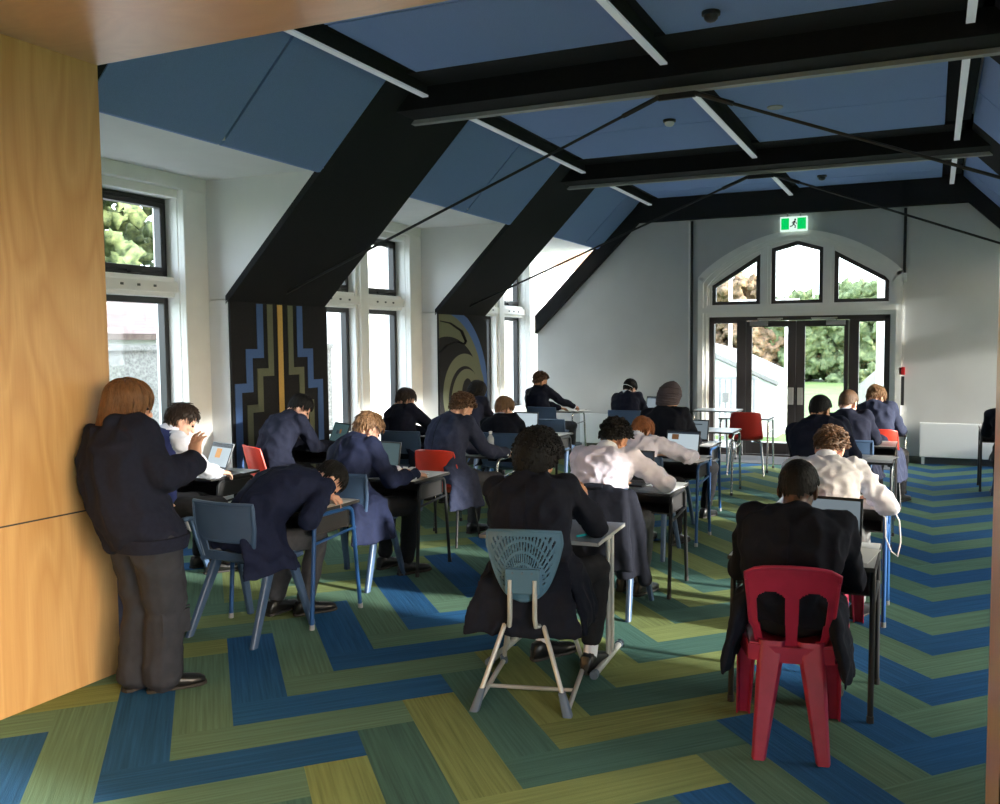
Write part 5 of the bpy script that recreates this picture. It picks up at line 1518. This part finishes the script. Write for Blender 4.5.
# neighbouring block seen through the farther left windows
t = thing('neighbour_building', 'white rendered neighbouring block with brick upper storey outside the middle windows', 'building', (-11.5, 20, -.12))
obj('lower_wall', MB().box(-1.4, 1.0, -6.2, 10, 0, 4.0), M['ext_white'], t)
m = MB(); m.prism([(-6.2, 4.0), (10, 4.0), (10, 5.2), (2, 7.2), (-6.2, 5.2)], 'x', -1.2, .9); obj('brick_storey', m, M['brick'], t)
obj('string_course', MB().box(.9, 1.1, -6.2, 10, 3.9, 4.1), M['ext_grey'], t)
for y in (-4.2, -1.2, 1.8): 
    w_ = obj('window', MB().box(1.0, 1.04, y - .5, y + .5, 2.2, 3.4), M['ext_grey'], t); obj('sill', MB().box(1.0, 1.14, y - .56, y + .56, 2.1, 2.2), M['ext_white'], w_)
# white covered ramp, fence and posts beyond the doors
t = thing('ramp_shelter', 'low white shelter with sloping top just outside the doors', 'shelter', (-3.6, 17.0, -.12))
m = MB(); m.prism([(-2.6, 0), (.89, 0), (.89, .98), (-.25, 1.48), (-2.6, 2.1)], 'y', -.1, 2.8); obj('side_wall', m, M['ext_white'], t)
m = MB(); m.prism([(.95, .98), (.95, 1.06), (-.25, 1.60), (-2.6, 2.24), (-2.6, 2.14), (-.25, 1.50)], 'y', -.16, 2.86); obj('capping', m, M['ext_grey'], t)
t = thing('rail_fence', 'white post and rail frame standing beyond the doors', 'fence', (-2.74, 17.6, -.12))
for x in (-1.0, .1): obj('post', MB().box(x - .03, x + .03, -.03, .03, 0, 4.2), M['ext_white'], t)
for z in (.95, 2.6): obj('rail', MB().box(-1.0, .34, -.02, .02, z, z + .05), M['ext_white'], t)
obj('far_post', MB().box(.30, .34, -.02, .02, 0, 1.0), M['ext_white'], t)
t = thing('slat_gate', 'pale metal slatted gate outside the left side light', 'gate', (-3.35, 15.4, -.12))
for i in range(11): obj('slat', MB().box(-.5 + i * .1 - .02, -.5 + i * .1 + .02, -.01, .01, .05, 1.15), M['ext_metal'], t)
obj('top_rail', MB().box(-.55, .55, -.02, .02, 1.15, 1.2), M['ext_metal'], t); obj('bottom_rail', MB().box(-.55, .55, -.02, .02, .03, .07), M['ext_metal'], t)
obj('lock_box', MB().box(-.05, .07, -.05, .02, .75, .92), M['ext_grey'], t)
t = thing('white_annex', 'white building corner seen through the right side light', 'building', (.6, 18.6, -.12))
obj('wall', MB().box(-1.62, 2.0, -.4, 3, 0, 4.6), M['ext_white'], t)
obj('downpipe', MB().tube([(-1.1, -.45, 0), (-1.1, -.45, 4.6)], .035, 8), M['ext_grey'], t, True)
m = MB(); m.prism([(-2.1, 0), (-1.62, 0), (-1.62, 1.25), (-2.1, .80)], 'y', -.5, 1.4); obj('grey_lean_to', m, M['ext_grey'], t)

# ================================================================== LIGHT
w = bpy.data.worlds.new('sky'); SC.world = w; w.use_nodes = True
nt = w.node_tree; bg = nt.nodes['Background']
sky = nt.nodes.new('ShaderNodeTexSky')
try:
    sky.sky_type = 'NISHITA'; sky.sun_disc = False; sky.sun_elevation = R(16); sky.sun_rotation = R(95); sky.air_density = 1.2; sky.dust_density = 3.5; sky.ozone_density = 1.0
except Exception: pass
mxn = nt.nodes.new('ShaderNodeMix'); mxn.data_type = 'RGBA'; mxn.inputs[0].default_value = 0.72
sc_ = nt.nodes.new('ShaderNodeVectorMath'); sc_.operation = 'SCALE'; sc_.inputs['Scale'].default_value = 0.25
nt.links.new(sky.outputs[0], sc_.inputs[0]); nt.links.new(sc_.outputs[0], mxn.inputs[6]); mxn.inputs[7].default_value = (.90, 1.01, 1.14, 1)
nt.links.new(mxn.outputs[2], bg.inputs[0]); bg.inputs[1].default_value = SKY

def light(name, typ, loc, d, energy, col=(1, 1, 1), **kw):
    l = bpy.data.lights.new(name, typ); l.energy = energy; l.color = col
    for k, v in kw.items(): setattr(l, k, v)
    o = bpy.data.objects.new(name, l); COL.objects.link(o); o.location = loc
    o.rotation_euler = V(d).to_track_quat('-Z', 'Y').to_euler()
    return o
light('sun', 'SUN', (20, 0, 10), (-1, .06, -.235), SUN, (1.0, .96, .90), angle=R(3.0))
# sky portals at the real window openings (they only guide the sampling)
def portal(loc, d, sx, sy):
    o = light('window_portal', 'AREA', loc, d, 1.0); l = o.data; l.shape = 'RECTANGLE'; l.size = sx; l.size_y = sy
    l.cycles.is_portal = True
for (a, b) in BAYS:
    c = (a + b) / 2
    portal((-6.47, c, 1.82), (1, 0, 0), 1.8, 2.4); portal((2 * XM + 6.47, c, 1.82), (-1, 0, 0), 1.8, 2.4)
portal((-1.83, YW + .3, 1.6), (0, -1, 0), 2.6, 3.2)
portal((2.62, -.6, 1.5), (-1, 0, 0), 2.4, 2.5); portal((2.62, 1.7, 1.5), (-1, 0, 0), 2.2, 2.5)

# ================================================================== CAMERA
cam = bpy.data.cameras.new('camera'); co = bpy.data.objects.new('camera', cam); COL.objects.link(co); SC.camera = co
yw_, pt_, rl = R(23.4762), R(3.7361), R(-.3313)
fwd = V((-math.sin(yw_), math.cos(yw_), 0)); right = V((math.cos(yw_), math.sin(yw_), 0)); up_ = V((0, 0, 1))
f2 = fwd * math.cos(pt_) - up_ * math.sin(pt_); u2 = fwd * math.sin(pt_) + up_ * math.cos(pt_)
r3 = right * math.cos(rl) + u2 * math.sin(rl); u3 = -right * math.sin(rl) + u2 * math.cos(rl)
mt = Matrix((r3, u3, -f2)).transposed().to_4x4(); mt.translation = (0, 0, 1.675)
co.matrix_world = mt
cam.sensor_fit = 'HORIZONTAL'; cam.sensor_width = 36.0; cam.lens = 877.03 * 36 / 1000
cam.shift_x = -(552.09 - 500) / 1000; cam.shift_y = (401.2 - 402) / 1000
cam.clip_start = .05; cam.clip_end = 400
